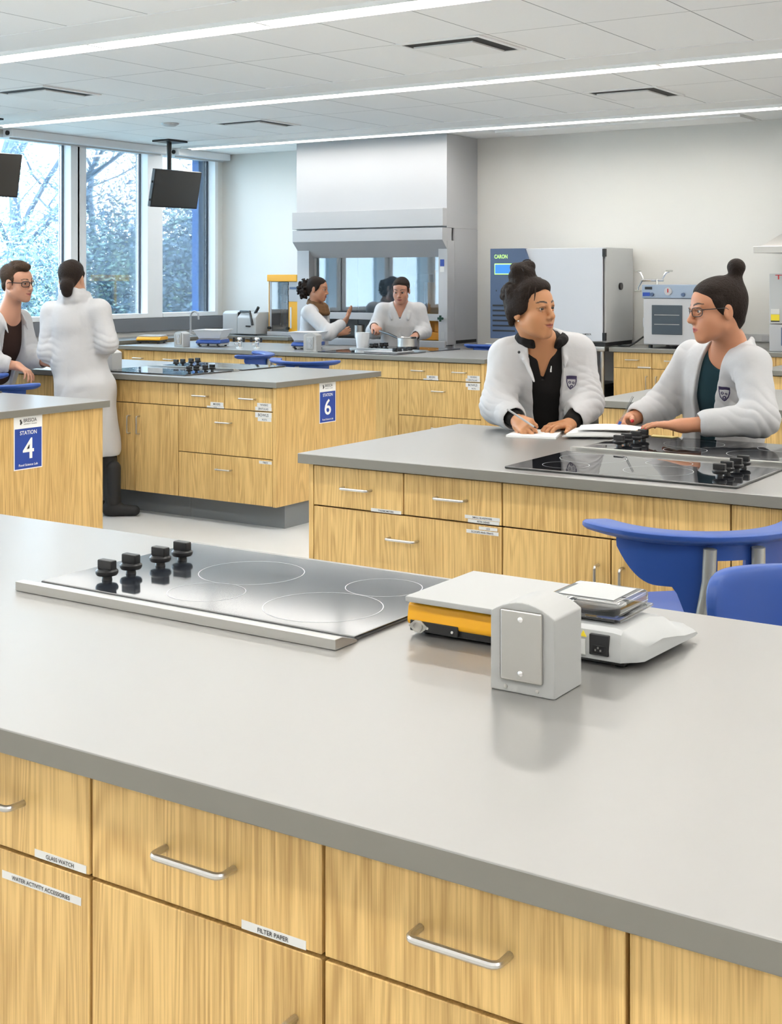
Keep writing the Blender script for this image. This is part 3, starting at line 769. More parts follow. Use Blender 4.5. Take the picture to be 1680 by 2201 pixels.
# ------------------------------------------------------------------ fume hood
HX0, HX1 = -8.247, -6.4665; HY = 10.86; HP = 10.785
t = thing('fume_hood', 'tall white fume hood with glass sash against the back wall', 'fume hood', (-7.36, 11.15, 0))
m = MB(); m.box(HX0, HX1, HY, YB - 0.002, 2.02, H - 0.001, bev=0.002, seg=1); m.done('upper_enclosure', M['white'], t)
m = MB(); m.box(HX0, HX1, HP, HY - 0.001, 2.035, 2.205, bev=0.003); m.done('header_panel', M['white'], t)
m = MB(); m.prism([(HP, 1.905), (HP, 2.020), (HY + 0.10, 2.019), (HY + 0.10, 1.745), (HY + 0.085, 1.745)], 'x', HX0 + 0.005, HX1 - 0.005, bev=0.002)
m.done('slanted_valance', M['white'], t)
for a, b, nm in ((HX0, HX0 + 0.15, 'left'), (HX1 - 0.10, HX1, 'right')):
    m = MB(); m.box(a, b, HY + 0.01, HY + 0.14, 0.905, 1.90, bev=0.003); po = m.done('side_post', M['white'], t)
    if nm == 'right':
        g = MB(); g.box(a + 0.02, a + 0.065, HY + 0.0085, HY + 0.0102, 1.655, 1.72); g.done('blue_notice', M['sign_blue'], po, )
        g = MB(); g.box(a + 0.02, a + 0.065, HY + 0.0085, HY + 0.0102, 1.60, 1.65); g.done('white_notice', M['label'], po)
        g = MB(); g.cyl((a + 0.05, HY + 0.01, 1.16), (a + 0.05, HY - 0.03, 1.16), 0.009); g.box(a + 0.02, a + 0.08, HY - 0.045, HY - 0.03, 1.148, 1.172, bev=0.004); g.box(a + 0.04, a + 0.06, HY - 0.046, HY - 0.029, 1.13, 1.19, bev=0.004)
        g.done('valve_handle', mat('green_black', (0.01, 0.05, 0.03), 0.4), po)
        g = MB(); g.box(a + 0.03, a + 0.07, HY + 0.0085, HY + 0.0102, 0.97, 1.03); g.done('socket_plate', M['grey_case'], po)
m = MB(); m.box(HX0, HX0 + 0.02, HY + 0.141, YB - 0.002, 0.0, 2.019); m.done('side_panel', M['white'], t)
m = MB(); m.box(HX1 - 0.02, HX1, HY + 0.141, YB - 0.002, 0.0, 2.019)
sp = m.done('side_panel', M['white'], t)
g = MB(); g.box(HX1, HX1 + 0.004, HY + 0.17, YB - 0.03, 0.915, 0.945); g.done('vent_slot', M['blackmatte'], sp)
LG = M['liner'] = mat('hood_liner', (0.42, 0.44, 0.46), 0.5)
m = MB(); m.box(HX0 + 0.021, HX1 - 0.021, YB - 0.03, YB - 0.003, 0.94, 2.0); m.box(HX0 + 0.021, HX0 + 0.10, HY + 0.145, YB - 0.031, 0.94, 2.0)
m.box(HX0 + 0.35, HX0 + 0.38, YB - 0.045, YB - 0.031, 0.94, 2.0); m.box(HX0 + 0.95, HX0 + 0.98, YB - 0.045, YB - 0.031, 0.94, 2.0)
m.done('liner', LG, t)
MB().box(HX0 + 0.02, HX1 - 0.02, HY + 0.0, YB - 0.032, 0.895, 0.938, bev=0.003).done('work_surface', mat('epoxy_dark', (0.05, 0.05, 0.05), 0.4), t)
MB().box(HX0 + 0.03, HX1 - 0.005, HY - 0.03, HY - 0.001, 0.875, 0.945, bev=0.006).done('airfoil_sill', M['white'], t)
MB().box(HX0 + 0.02, HX1 - 0.025, HY + 0.02, YB - 0.01, 0.10, 0.894).done('base_cabinet_body', M['white'], t)
sx0, sx1, SY = HX0 + 0.16, HX1 - 0.105, HY + 0.10
sa = MB(); sa.box(sx0, sx1, SY - 0.012, SY + 0.012, 1.13, 1.198, bev=0.003); sa.box(sx0, sx0 + 0.02, SY - 0.01, SY + 0.01, 1.198, 1.744); sa.box(sx1 - 0.012, sx1, SY - 0.01, SY + 0.01, 1.198, 1.744)
so = sa.done('sash_frame', M['white'], t)
MB().box(sx0 + 0.021, sx1 - 0.013, SY - 0.003, SY + 0.003, 1.1985, 1.744).done('sash_glass', M['sash_glass'], so)
# apparatus standing in the hood
t = thing('laboratory_apparatus', 'orange laboratory apparatus standing inside the fume hood at its right', 'apparatus', (-6.85, 11.18, 0.938))
m = MB(); m.box(-6.93, -6.60, 11.06, 11.36, 0.9385, 1.02, bev=0.01); m.box(-6.75, -6.68, 11.10, 11.16, 1.02, 1.62, bev=0.006); m.box(-6.96, -6.62, 11.30, 11.38, 1.02, 1.50, bev=0.006)
m.done('orange_case', M['orange'], t)
MB().box(-6.665, -6.60, 11.06, 11.16, 1.24, 1.60, bev=0.004).done('control_panel', M['white'], t)
m = MB()
for z in (1.56, 1.52, 1.48, 1.30): m.box(-6.655, -6.612, 11.054, 11.0605, z - 0.012, z + 0.012, bev=0.002)
m.done('button_row', M['slate'], t)
MB().box(-7.12, -6.80, 11.08, 11.16, 1.50, 1.58, bev=0.006).done('head_block', M['white'], t)
m = MB(); m.tube([(-6.98, 11.12, 1.50), (-6.98, 11.12, 1.10)], 0.012); m.tube([(-6.86, 11.12, 1.50), (-6.86, 11.12, 1.04)], 0.02); m.done('glass_tube', M['clear'], t)
t = thing('steel_canister', 'tall steel canister on the fume hood sill between the two women', 'canister', (-7.60, 11.05, 0.938))
m = MB(); m.lathe([(0.0, 0), (0.052, 0), (0.055, 0.004), (0.055, 0.13), (0.058, 0.134), (0.055, 0.136), (0.05, 0.13), (0.05, 0.01), (0, 0.008)], (-7.60, 11.05, 0.9385), 28, caps=False); m.done('canister_wall', M['steel'], t)

# ------------------------------------------------------------------ corner worktop: yellow tester and grey grinder
x0, x1, y0 = -8.744, -8.350, 11.02
t = thing('glass_fronted_tester', 'tall yellow capped laboratory cabinet with a glass front in the corner', 'apparatus', (-8.55, 11.15, ZBn))
MB().box(x0, x1, y0 - 0.02, y0 + 0.24, 1.505, 1.578, bev=0.008).done('top_cap', M['yellow'], t)
MB().box(x0 + 0.01, x1 + 0.0, y0 - 0.03, y0 + 0.23, ZBn + 0.0005, 0.985, bev=0.006).done('base', M['white'], t)
m = MB(); m.box(x0 + 0.02, x0 + 0.05, y0, y0 + 0.22, 0.986, 1.504, bev=0.003); m.box(x0 + 0.05, x0 + 0.27, y0 + 0.2, y0 + 0.22, 0.986, 1.504); m.done('cabinet_shell', M['white'], t)
MB().box(x0 + 0.012, x0 + 0.019, y0 - 0.002, y0 + 0.03, 0.99, 1.504).done('yellow_edge', M['yellow'], t)
MB().box(x0 + 0.051, x0 + 0.265, y0 - 0.004, y0, 0.99, 1.50).done('glass_door', M['clear'], t)
m = MB()
for (cx_, cz_, rr) in ((x0 + 0.12, 1.40, 0.045), (x0 + 0.20, 1.39, 0.035)):
    m.tube([(cx_ + rr * math.cos(a / 10 * 2 * math.pi), y0 + 0.08, cz_ + rr * math.sin(a / 10 * 2 * math.pi)) for a in range(11)], 0.006, 8)
m.tube([(x0 + 0.12, y0 + 0.08, 1.35), (x0 + 0.12, y0 + 0.08, 1.03)], 0.018); m.tube([(x0 + 0.20, y0 + 0.08, 1.35), (x0 + 0.20, y0 + 0.08, 1.03)], 0.014)
m.done('glass_coil', M['clear'], t)
m = MB(); m.box(x0 + 0.10, x0 + 0.22, y0 + 0.06, y0 + 0.10, 1.47, 1.50); m.box(x0 + 0.13, x0 + 0.19, y0 + 0.06, y0 + 0.10, 1.28, 1.30); m.done('clamp', M['black'], t)
MB().box(x0 + 0.272, x1, y0, y0 + 0.22, 1.298, 1.504, bev=0.003).done('control_head', M['white'], t)
MB().box(x0 + 0.285, x1 - 0.012, y0 - 0.003, y0 + 0.001, 1.425, 1.45).done('display', M['slate'], t)
MB().box(x0 + 0.272, x1, y0, y0 + 0.22, 0.986, 1.297, bev=0.003).done('yellow_column', M['yellow'], t)
MB().box(x0 + 0.29, x0 + 0.312, y0 - 0.002, y0 + 0.001, 1.02, 1.24).done('printed_strip', M['label'], t)
for xx in (x0 + 0.03, x0 + 0.27):
    m = MB(); m.cyl((xx, y0 - 0.03, 1.02), (xx, y0 + 0.0, 1.02), 0.016); m.done('black_knob', M['black'], t)
t = thing('benchtop_machine', 'grey benchtop machine with a black lever handle in the window corner', 'appliance', (-9.03, 11.0, ZBn))
m = MB(); m.prism([(10.90, 0.952), (10.90, 1.17), (10.94, 1.195), (11.20, 1.195), (11.22, 1.17), (11.22, 0.952)], 'x', -9.263, -9.06, bev=0.012); m.done('feed_housing', M['grey_case'], t)
m = MB(); m.prism([(10.885, 0.952), (10.885, 1.13), (10.95, 1.185), (11.20, 1.185), (11.23, 1.15), (11.23, 0.952)], 'x', -9.05, -8.80, bev=0.012); m.done('motor_housing', M['grey_case'], t)
MB().box(-9.061, -9.049, 10.91, 11.21, 0.955, 1.18).done('joint_band', M['black'], t)
m = MB(); m.tube([(-9.04, 10.93, 1.19), (-8.90, 10.91, 1.19), (-8.85, 10.88, 1.10), (-8.84, 10.88, 1.05)], 0.013); m.done('lever_arm', M['black'], t)
m = MB(); m.tube([(-8.86, 10.95, 1.17), (-8.80, 10.93, 1.235)], 0.016); m.done('lever_grip', M['black'], t)
MB().box(-8.93, -8.87, 10.878, 10.886, 1.03, 1.045).done('switch', M['black'], t)
m = MB()
for a in (-9.22, -8.84):
    for b in (10.93, 11.18): m.cyl((a, b, ZBn + 0.0003), (a, b, 0.953), 0.014)
m.done('feet', M['black'], t)

# ------------------------------------------------------------------ back wall equipment
t = thing('steel_table', 'stainless steel table carrying the big grey incubator', 'table', (-5.38, 11.1, 0))
MB().box(-5.97, -4.79, 10.72, 11.40, 0.905, 0.945, bev=0.004).done('table_top', M['steel'], t)
for a in (-5.93, -4.83):
    for b in (10.76, 11.36): MB().cyl((a, b, 0), (a, b, 0.905), 0.02).done('leg', M['steel'], t)
MB().box(-5.95, -4.81, 10.75, 11.37, 0.30, 0.32).done('lower_shelf', M['steel'], t)
t = thing('black_storage_box', 'low black box on the shelf under the incubator table', 'box', (-5.0, 11.05, 0.32))
MB().box(-5.25, -4.86, 10.80, 11.25, 0.3205, 0.58, bev=0.01).done('box_tub', M['blackmatte'], t)
MB().box(-5.26, -4.85, 10.79, 11.26, 0.5805, 0.61, bev=0.006).done('box_lid', M['black'], t)
t = thing('incubator', 'big grey environmental chamber with a slate blue control column', 'incubator', (-5.37, 11.1, 0.945))
zi0, zi1 = 0.978, 1.812
MB().box(-5.60, -4.812, 10.80, 11.396, zi0, zi1, bev=0.004).done('cabinet_case', M['grey_case'], t)
d = MB().box(-5.63, -4.835, 10.775, 10.799, zi0 + 0.01, zi1 - 0.005, bev=0.003).done('chamber_door', mat('door_grey', (0.60, 0.62, 0.66), 0.35), t)
g = MB(); g.text('ENVIRONMENTAL CHAMBER', 0.017, (-5.12, 10.775, 1.04), (1, 0, 0), (0, 0, 1), 0, width=0.36); g.done('door_lettering', M['ink'], d)
m = MB(); m.prism([(-5.936, 0.992), (-5.936, zi1), (-5.585, zi1), (-5.545, 1.70), (-5.545, 0.992)], 'y', 10.745, 11.39, bev=0.004)
cpn = m.done('control_column', M['slate'], t)
g = MB(); g.text('CARON', 0.035, (-5.825, 10.745, 1.722), (1, 0, 0), (0, 0, 1), 0, width=0.135); g.done('maker_lettering', M['glow_green'], cpn)
MB().box(-5.89, -5.70, 10.741, 10.7455, 1.575, 1.675, bev=0.002, seg=1).done('screen_surround', M['glow_green'], cpn)
MB().box(-5.882, -5.708, 10.7395, 10.7415, 1.584, 1.666).done('touch_screen', M['screen_blue'], cpn)
for k in range(6): MB().box(-5.91, -5.68, 10.742, 10.7465, 1.055 + k * 0.046, 1.070 + k * 0.046).done('vent_slot', M['blackmatte'], cpn)
MB().box(-5.875, -5.868, 10.742, 10.746, 1.42, 1.435).done('sensor', M['black'], cpn)
for z in (1.03, 1.765): MB().box(-4.836, -4.806, 10.768, 10.803, z - 0.035, z + 0.035, bev=0.004).done('hinge', M['black'], t)
MB().box(-4.834, -4.829, 10.790, 10.7985, zi0 + 0.05, zi1 - 0.08).done('door_gasket', M['blackmatte'], t)
m = MB(); m.cyl((-4.812, 11.10, 1.47), (-4.795, 11.10, 1.47), 0.032); m.done('port_plug', M['black'], t)
m = MB(); m.box(-5.62, -4.815, 10.79, 11.38, 0.9452, 0.977, bev=0.003); m.done('base_plinth', M['blackmatte'], t)

t = thing('vacuum_oven', 'white vacuum oven with a dark glass window and pipe taps on top', 'oven', (-4.25, 11.1, ZBn))
MB().box(-4.483, -3.98, 10.85, 11.36, 0.968, 1.37, bev=0.006).done('oven_case', M['white'], t)
d = MB().box(-4.475, -3.99, 10.825, 10.849, 0.975, 1.365, bev=0.004).done('oven_door', M['white'], t)
MB().box(-4.398, -4.125, 10.820, 10.8255, 1.06, 1.312, bev=0.002, seg=1).done('door_window', M['oven_glass'], d)
m = MB()
for z in (1.145, 1.225): m.box(-4.375, -4.15, 10.8185, 10.8205, z, z + 0.005)
m.done('shelf_edge', M['steel'], d)
MB().box(-4.495, -3.97, 10.835, 11.37, 1.371, 1.486, bev=0.005).done('control_head', mat('blue_grey_panel', (0.30, 0.37, 0.47), 0.4), t)
g = MB(); g.X = Matrix.Translation((-4.255, 10.834, 1.43)) @ Matrix.Rotation(R(90), 4, 'X'); g.lathe([(0, 0), (0.034, 0), (0.034, 0.006), (0.030, 0.007), (0, 0.007)], (0, 0, 0), 28, caps=False); g.done('vacuum_gauge', M['white'], t)
m = MB(); m.box(-4.26, -4.25, 10.824, 10.8265, 1.42, 1.452); m.done('gauge_needle', M['red'], t)
for a in (-4.40, -4.12):
    g = MB(); g.X = Matrix.Translation((a, 10.834, 1.402)) @ Matrix.Rotation(R(90), 4, 'X'); g.lathe([(0, 0), (0.017, 0), (0.015, 0.018), (0, 0.018)], (0, 0, 0), 20, caps=False); g.done('dial', M['slate'], t)
m = MB(); m.box(-4.465, -4.40, 10.831, 10.836, 1.445, 1.468); m.done('readout', M['black'], t)
m = MB(); m.box(-4.485, -4.42, 10.831, 10.836, 1.388, 1.420); m.done('keypad', M['sign_blue'], t)
m = MB(); m.box(-4.502, -4.484, 10.87, 10.90, 1.12, 1.20, bev=0.004); m.done('door_latch', M['white'], t)
m = MB()
for a in (-4.44, -4.03):
    for b in (10.9, 11.3): m.cyl((a, b, ZBn + 0.0003), (a, b, 0.969), 0.018)
m.done('feet', M['black'], t)
t = thing('vacuum_taps', 'brass and steel pipe taps standing on the vacuum oven', 'taps', (-4.48, 11.0, 1.486))
m = MB(); m.tube([(-4.42, 11.0, 1.4862), (-4.42, 11.0, 1.535)], 0.012); m.tube([(-4.56, 11.0, 1.525), (-4.36, 11.0, 1.525)], 0.011)
m.tube([(-4.545, 11.0, 1.525), (-4.575, 11.0, 1.59), (-4.60, 11.0, 1.60)], 0.009); m.tube([(-4.56, 11.0, 1.525), (-4.60, 11.0, 1.46), (-4.60, 11.0, 1.43)], 0.009); m.tube([(-4.38, 11.0, 1.53), (-4.34, 11.0, 1.59), (-4.31, 11.0, 1.60)], 0.009)
m.done('pipework', M['chrome'], t)
m = MB()
for c in ((-4.60, 11.0, 1.605), (-4.60, 11.0, 1.43), (-4.31, 11.0, 1.605)): m.box(c[0] - 0.03, c[0] + 0.03, 10.99, 11.01, c[2] - 0.008, c[2] + 0.008, bev=0.004)
m.done('tap_lever', M['chair_grey'], t)
t = thing('power_cord', 'black cord on the wall worktop beside the vacuum oven', 'cord', (-4.6, 10.9, ZBn))
m = MB(); m.tube([(-4.76, 10.95, ZBn + 0.008), (-4.70, 10.88, ZBn + 0.010), (-4.62, 10.86, ZBn + 0.012), (-4.56, 10.88, ZBn + 0.05), (-4.53, 10.95, ZBn + 0.09), (-4.50, 11.05, ZBn + 0.03)], 0.008); m.done('cord_run', M['blackmatte'], t)

t = thing('laboratory_unit', 'white laboratory unit with red lettering at the right edge of the back wall', 'apparatus', (-3.1, 11.1, ZBn))
MB().box(-3.40, -2.75, 10.88, 11.40, 1.17, 1.58, bev=0.006).done('upper_case', M['grey_case'], t)
MB().box(-3.40, -2.75, 10.88, 11.40, ZBn + 0.0005, 1.165, bev=0.006).done('lower_case', M['white'], t)
g = MB(); g.text('Thermo', 0.038, (-3.20, 10.88, 1.533), (1, 0, 0), (0, 0, 1), 0, width=0.30); g.done('maker_lettering', M['red'], t)
MB().box(-3.385, -3.315, 10.876, 10.8805, 1.195, 1.245).done('warning_label', M['warn'], t)
MB().box(-3.385, -3.315, 10.876, 10.8805, 1.25, 1.29).done('notice', M['label'], t)
MB().box(-3.385, -3.315, 10.875, 10.8805, 1.185, 1.194).done('notice_edge', M['ink'], t)
MB().box(-3.30, -2.80, 10.872, 10.8805, 0.99, 1.14, bev=0.003).done('front_window', M['slate'], t)
t = thing('canopy_hood', 'grey steel canopy hood hanging at the top right by the back wall', 'hood', (-2.9, 11.05, 1.745))
m = MB(); m.box(-3.447, -2.40, 10.62, 11.44, 1.747, 1.800, bev=0.002, seg=1); m.done('canopy_rim', M['steel'], t)
a = [(-3.40, 10.66, 1.8005), (-2.45, 10.66, 1.8005), (-2.45, 11.43, 1.8005), (-3.40, 11.43, 1.8005), (-3.08, 10.95, 2.05), (-2.76, 10.95, 2.05), (-2.76, 11.25, 2.05), (-3.08, 11.25, 2.05)]
m = MB(); m.add(a, [(0, 3, 2, 1), (4, 5, 6, 7), (0, 1, 5, 4), (1, 2, 6, 5), (2, 3, 7, 6), (3, 0, 4, 7)]); m.done('canopy_slope', M['steel'], t)
MB().box(-3.07, -2.77, 10.96, 11.24, 2.051, H - 0.001).done('duct', M['steel'], t)
t = thing('wall_raceway', 'grey outlet raceway low on the back wall beside the white unit', 'outlet', (-3.6, 11.43, 1.02))
MB().box(-3.78, -3.50, 11.41, 11.449, 0.99, 1.06, bev=0.004).done('raceway_box', M['grey_case'], t)
for a in (-3.72, -3.60): MB().box(a - 0.03, a + 0.03, 11.406, 11.4105, 1.0, 1.05, bev=0.001, seg=1).done('socket', M['white'], t)

# ------------------------------------------------------------------ monitors hung from the ceiling
def monitor(y, label):
    t = thing('ceiling_monitor', label, 'monitor', (-9.2, y, 2.22), 0, 'monitors hung by the windows')
    x = -9.13
    MB().box(x - 0.10, x + 0.12, y - 0.14, y + 0.14, H - 0.02, H - 0.0008, bev=0.003).done('mount_plate', M['black'], t)
    MB().cyl((x, y, 2.50), (x, y, H - 0.02), 0.024).done('drop_pole', M['black'], t)
    X = Matrix.Translation((-9.06, y + 0.03, 2.425)) @ Matrix.Rotation(R(-7), 4, 'Z') @ Matrix.Rotation(R(12), 4, 'Y')
    m = MB(); m.X = X; m.box(-0.045, 0.0, -0.302, 0.302, -0.188, 0.188, bev=0.005); m.box(-0.075, -0.045, -0.12, 0.12, -0.10, 0.12, bev=0.006); m.done('monitor_case', M['black'], t)
    m = MB(); m.X = X; m.box(0.0002, 0.0012, -0.290, 0.290, -0.172, 0.178); m.done('screen', M['tv_screen'], t)
    m = MB(); m.X = X; m.box(-0.03, -0.015, -0.312, -0.302, 0.05, 0.07); m.box(-0.03, -0.015, -0.312, -0.302, -0.13, -0.11); m.done('side_clip', M['black'], t)
monitor(9.93, 'dark monitor hung from the ceiling before the third window pane')
monitor(7.60, 'dark monitor cut by the left edge of the photo')

# ------------------------------------------------------------------ things on the far islands
def small_scale(x, y, rz, colour, label, tub):
    t = thing('portable_scale', label, 'scale', (x, y, ZT), rz, None, world=False)
    m = MB(); m.prism([(-0.13, 0.03), (-0.13, 0.045), (-0.10, 0.062), (0.12, 0.062), (0.12, 0.03)], 'x', -0.12, 0.12, bev=0.006); m.done('scale_case', colour, t)
    m = MB(); m.box(-0.115, 0.115, -0.115, 0.115, 0.012, 0.0295, bev=0.004); m.done('base_tray', M['black'] if colour is M['yellow'] else M['white'], t)
    m = MB()
    for a in (-0.09, 0.0, 0.09): m.cyl((a, -0.116, 0.018), (a, -0.122, 0.018), 0.010)
    for a in (-0.09, 0.09):
        for b in (-0.09, 0.09): m.cyl((a, b, 0.0003), (a, b, 0.013), 0.012)
    m.done('knob_row', M['black'], t)
    MB().box(-0.11, 0.11, -0.085, 0.11, 0.0625, 0.076, bev=0.003).done('weighing_plate', M['white'], t)
    if tub:
        u = thing('plastic_tub', tub, 'tub', (x, y, ZT + 0.077), rz, None, world=False)
        m = MB(); a, b, h, w = 0.10, 0.14, 0.075, 0.004
        m.add([(-a, -a, 0), (a, -a, 0), (a, a, 0), (-a, a, 0), (-b, -b, h), (b, -b, h), (b, b, h), (-b, b, h),
               (-b + w, -b + w, h), (b - w, -b + w, h), (b - w, b - w, h), (-b + w, b - w, h), (-a + w, -a + w, w), (a - w, -a + w, w), (a - w, a - w, w), (-a + w, a - w, w)],
              [(0, 3, 2, 1), (0, 1, 5, 4), (1, 2, 6, 5), (2, 3, 7, 6), (3, 0, 4, 7), (4, 5, 9, 8), (5, 6, 10, 9), (6, 7, 11, 10), (7, 4, 8, 11), (8, 9, 13, 12), (9, 10, 14, 13), (10, 11, 15, 14), (11, 8, 12, 15), (12, 13, 14, 15)])
        m.done('tub_wall', mat('frosted_plastic', (0.80, 0.85, 0.90), 0.3), u)
        m = MB()
        for s_ in (-1, 1): m.box(-b - 0.004, b + 0.004, s_ * b - 0.004, s_ * b + 0.004, h - 0.004, h + 0.002); m.box(s_ * b - 0.004, s_ * b + 0.004, -b, b, h - 0.004, h + 0.002)
        m.done('tub_rim', M['white'], u)
small_scale(-9.00, 9.55, R(25), M['yellow'], 'yellow and black portable scale on the far island left of the white post', None)
small_scale(-8.12, 9.42, R(20), M['blue_plastic'], 'blue portable scale under a clear tub beside the white post', 'frosted plastic tub on the blue scale near the window')
small_scale(-7.10, 9.52, R(20), M['blue_plastic'], 'blue portable scale left of the outlet box before the curly haired woman', 'frosted plastic tub on the blue scale before the curly haired woman')
outlet_box(-8.30, 9.20, 'white outlet post between the yellow and the blue scale', True, 0, 1.0)
outlet_box(-6.83, 9.22, 'outlet box with two round sockets before the curly haired woman', True, R(8), 1.15)
outlet_box(-6.60, 6.60, 'pale outlet box on the station six worktop beside the woman seen from behind', False, R(180))
def turret(x, y, label):
    t = thing('service_turret', label, 'tap', (x, y, ZT), 0, 'service turrets', world=False)
    m = MB(); m.lathe([(0.0, 0), (0.036, 0), (0.036, 0.006), (0.016, 0.012), (0.015, 0.05), (0.022, 0.056), (0.024, 0.085), (0.018, 0.095), (0.0, 0.097)], (0, 0, 0.0003), 22, caps=False); m.done('turret_body', M['chrome'], t)
    m = MB()
    for s_ in (-1, 1): m.cyl((s_ * 0.02, -0.005, 0.07), (s_ * 0.055, -0.015, 0.07), 0.007); m.tube([(s_ * 0.055, -0.015, 0.055), (s_ * 0.055, -0.015, 0.095)], 0.012)
    m.done('tap_handle', M['black'], t)
    m = MB(); m.cyl((0, -0.02, 0.04), (0, -0.065, 0.04), 0.007); m.cyl((0, -0.055, 0.04), (0, -0.085, 0.036), 0.0055); m.done('hose_barb', M['chrome'], t)
turret(-7.70, 9.30, 'chrome service tap with black handles, left one of the pair on the far island')
turret(-7.55, 9.36, 'chrome service tap with black handles, right one of the pair on the far island')
turret(-7.55, 7.12, 'chrome service tap between the young man and the woman seen from behind')
turret(-7.95, 7.12, 'chrome service tap behind the arm of the young man')
t = thing('gooseneck_faucet', 'white gooseneck faucet on the window worktop', 'faucet', (-9.40, 10.55, ZBn), 0, None, False)
m = MB(); m.lathe([(0.0, 0), (0.03, 0), (0.03, 0.01), (0.014, 0.016), (0.014, 0.06), (0, 0.06)], (0, 0, 0.0003), 18, caps=False); m.tube([(0, 0, 0.05), (0, 0, 0.20)] + [(0.055 - 0.055 * math.cos(a * math.pi / 6), 0, 0.20 + 0.055 * math.sin(a * math.pi / 6)) for a in range(1, 7)] + [(0.11, 0, 0.17)], 0.0095); m.done('spout', M['white'], t)
m = MB(); m.tube([(0.02, 0, 0.045), (0.06, 0.02, 0.06)], 0.007); m.done('lever', M['white'], t)
cooktop(-6.32, SBK + 0.33, 0.0, 'black glass cooktop on the far side of the island before the fume hood')
t = thing('saucepan', 'steel saucepan with a black handle on the far cooktop', 'pan', (-6.256, 9.83, ZT + 0.009), R(-19.7), None, False)
m = MB(); m.lathe([(0.0, 0.0), (0.082, 0.0), (0.088, 0.005), (0.088, 0.098), (0.093, 0.103), (0.089, 0.105), (0.084, 0.098), (0.084, 0.008), (0.0, 0.006)], (0, 0, 0.0003), 36, caps=False); m.done('pan_body', M['steel'], t)
m = MB(); m.lathe([(0.089, 0.004), (0.0905, 0.005), (0.0905, 0.022), (0.089, 0.024)], (0, 0, 0), 36, caps=False); m.done('pan_base_band', M['black'], t)
m = MB(); m.tube([(-0.085, -0.005, 0.085), (-0.15, -0.01, 0.10), (-0.25, -0.01, 0.125), (-0.385, -0.01, 0.145)], [0.008, 0.009, 0.0115, 0.011]); m.done('pan_handle', M['black'], t)
m = MB(); m.box(0.075, 0.10, -0.025, 0.025, 0.095, 0.112, bev=0.004); m.done('helper_grip', M['black'], t)
t = thing('plastic_beaker', 'clear plastic beaker left of the saucepan on the far island', 'beaker', (-6.735, 9.84, ZT), 0, None, False)
m = MB(); m.lathe([(0.0, 0), (0.05, 0), (0.068, 0.14), (0.073, 0.142), (0.066, 0.141), (0.047, 0.004), (0, 0.004)], (0, 0, 0.0006), 28, caps=False); m.done('beaker_wall', mat('milky_plastic', (0.85, 0.87, 0.9), 0.25), t)
t = thing('white_tray', 'flat white cutting board beside the far cooktop', 'board', (-6.66, 9.78, ZT), 0, None, False)
MB().box(-0.17, 0.17, -0.13, 0.13, 0.0096, 0.018, bev=0.003).done('board_slab', M['white'], t)
t.location = (-6.15, 9.38, ZT + 0.0090)
for c_ in t.children: c_.location.z = 0.0003

# ------------------------------------------------------------------ paper work on the island of the writing women
ZP = ZT + 0.0093
def sheet(t, name, pts, z, m_, curl=0.0, th=0.004):
    """four corner sheet with a slight curl"""
    n = 8; a = [Vector((p[0], p[1], 0)) for p in pts]; top = []
    for i in range(n + 1):
        for j in range(n + 1):
            u, v = i / n, j / n
            p = (a[0] * (1 - u) + a[1] * u) * (1 - v) + (a[3] * (1 - u) + a[2] * u) * v
            top.append((p.x, p.y, z + th + curl * math.sin(u * math.pi) * (0.4 + 0.6 * v)))
    bot = [(p[0], p[1], z) for p in top]; W = n + 1; N = len(top); f = []
    for i in range(n):
        for j in range(n):
            q = (i * W + j, (i + 1) * W + j, (i + 1) * W + j + 1, i * W + j + 1); f += [q, tuple(N + k for k in reversed(q))]
    for i in range(n):
        for e in ((i * W, (i + 1) * W), ((i + 1) * W + n, i * W + n), (i + 1, i), (n * W + i, n * W + i + 1)): f.append((e[1], e[0], N + e[0], N + e[1]))
    return MB().add(top + bot, f).done(name, m_, t)
t = thing('notepad', 'white notepad under the pen of the woman with the high bun', 'notepad', (-2.45, 4.83, ZT))
sheet(t, 'page_block', [(-2.525, 4.70), (-2.325, 4.74), (-2.41, 4.975), (-2.575, 4.90)], ZP - 0.009, M['paper'], 0.0, 0.008)
t = thing('open_binder', 'open binder of papers before the woman with glasses', 'binder', (-2.2, 4.95, ZT + 0.009))
sheet(t, 'cover', [(-2.305, 4.755), (-2.10, 4.875), (-2.09, 5.02), (-2.36, 4.985)], ZP, M['grey_case'], 0.0, 0.003)
sheet(t, 'page_stack', [(-2.295, 4.77), (-2.11, 4.88), (-2.10, 5.01), (-2.35, 4.97)], ZP + 0.0035, M['paper'], 0.012, 0.009)
sheet(t, 'loose_sheet', [(-2.26, 4.80), (-2.06, 4.90), (-2.05, 5.01), (-2.32, 4.96)], ZP + 0.026, M['paper'], 0.01, 0.001)
t = thing('tan_card', 'small tan card under the forearm of the woman with glasses', 'card', (-2.0, 5.0, ZT + 0.009))
sheet(t, 'card_sheet', [(-2.02, 4.96), (-1.93, 4.955), (-1.92, 5.0), (-2.03, 5.01)], ZP, M['tan'], 0.0, 0.002)
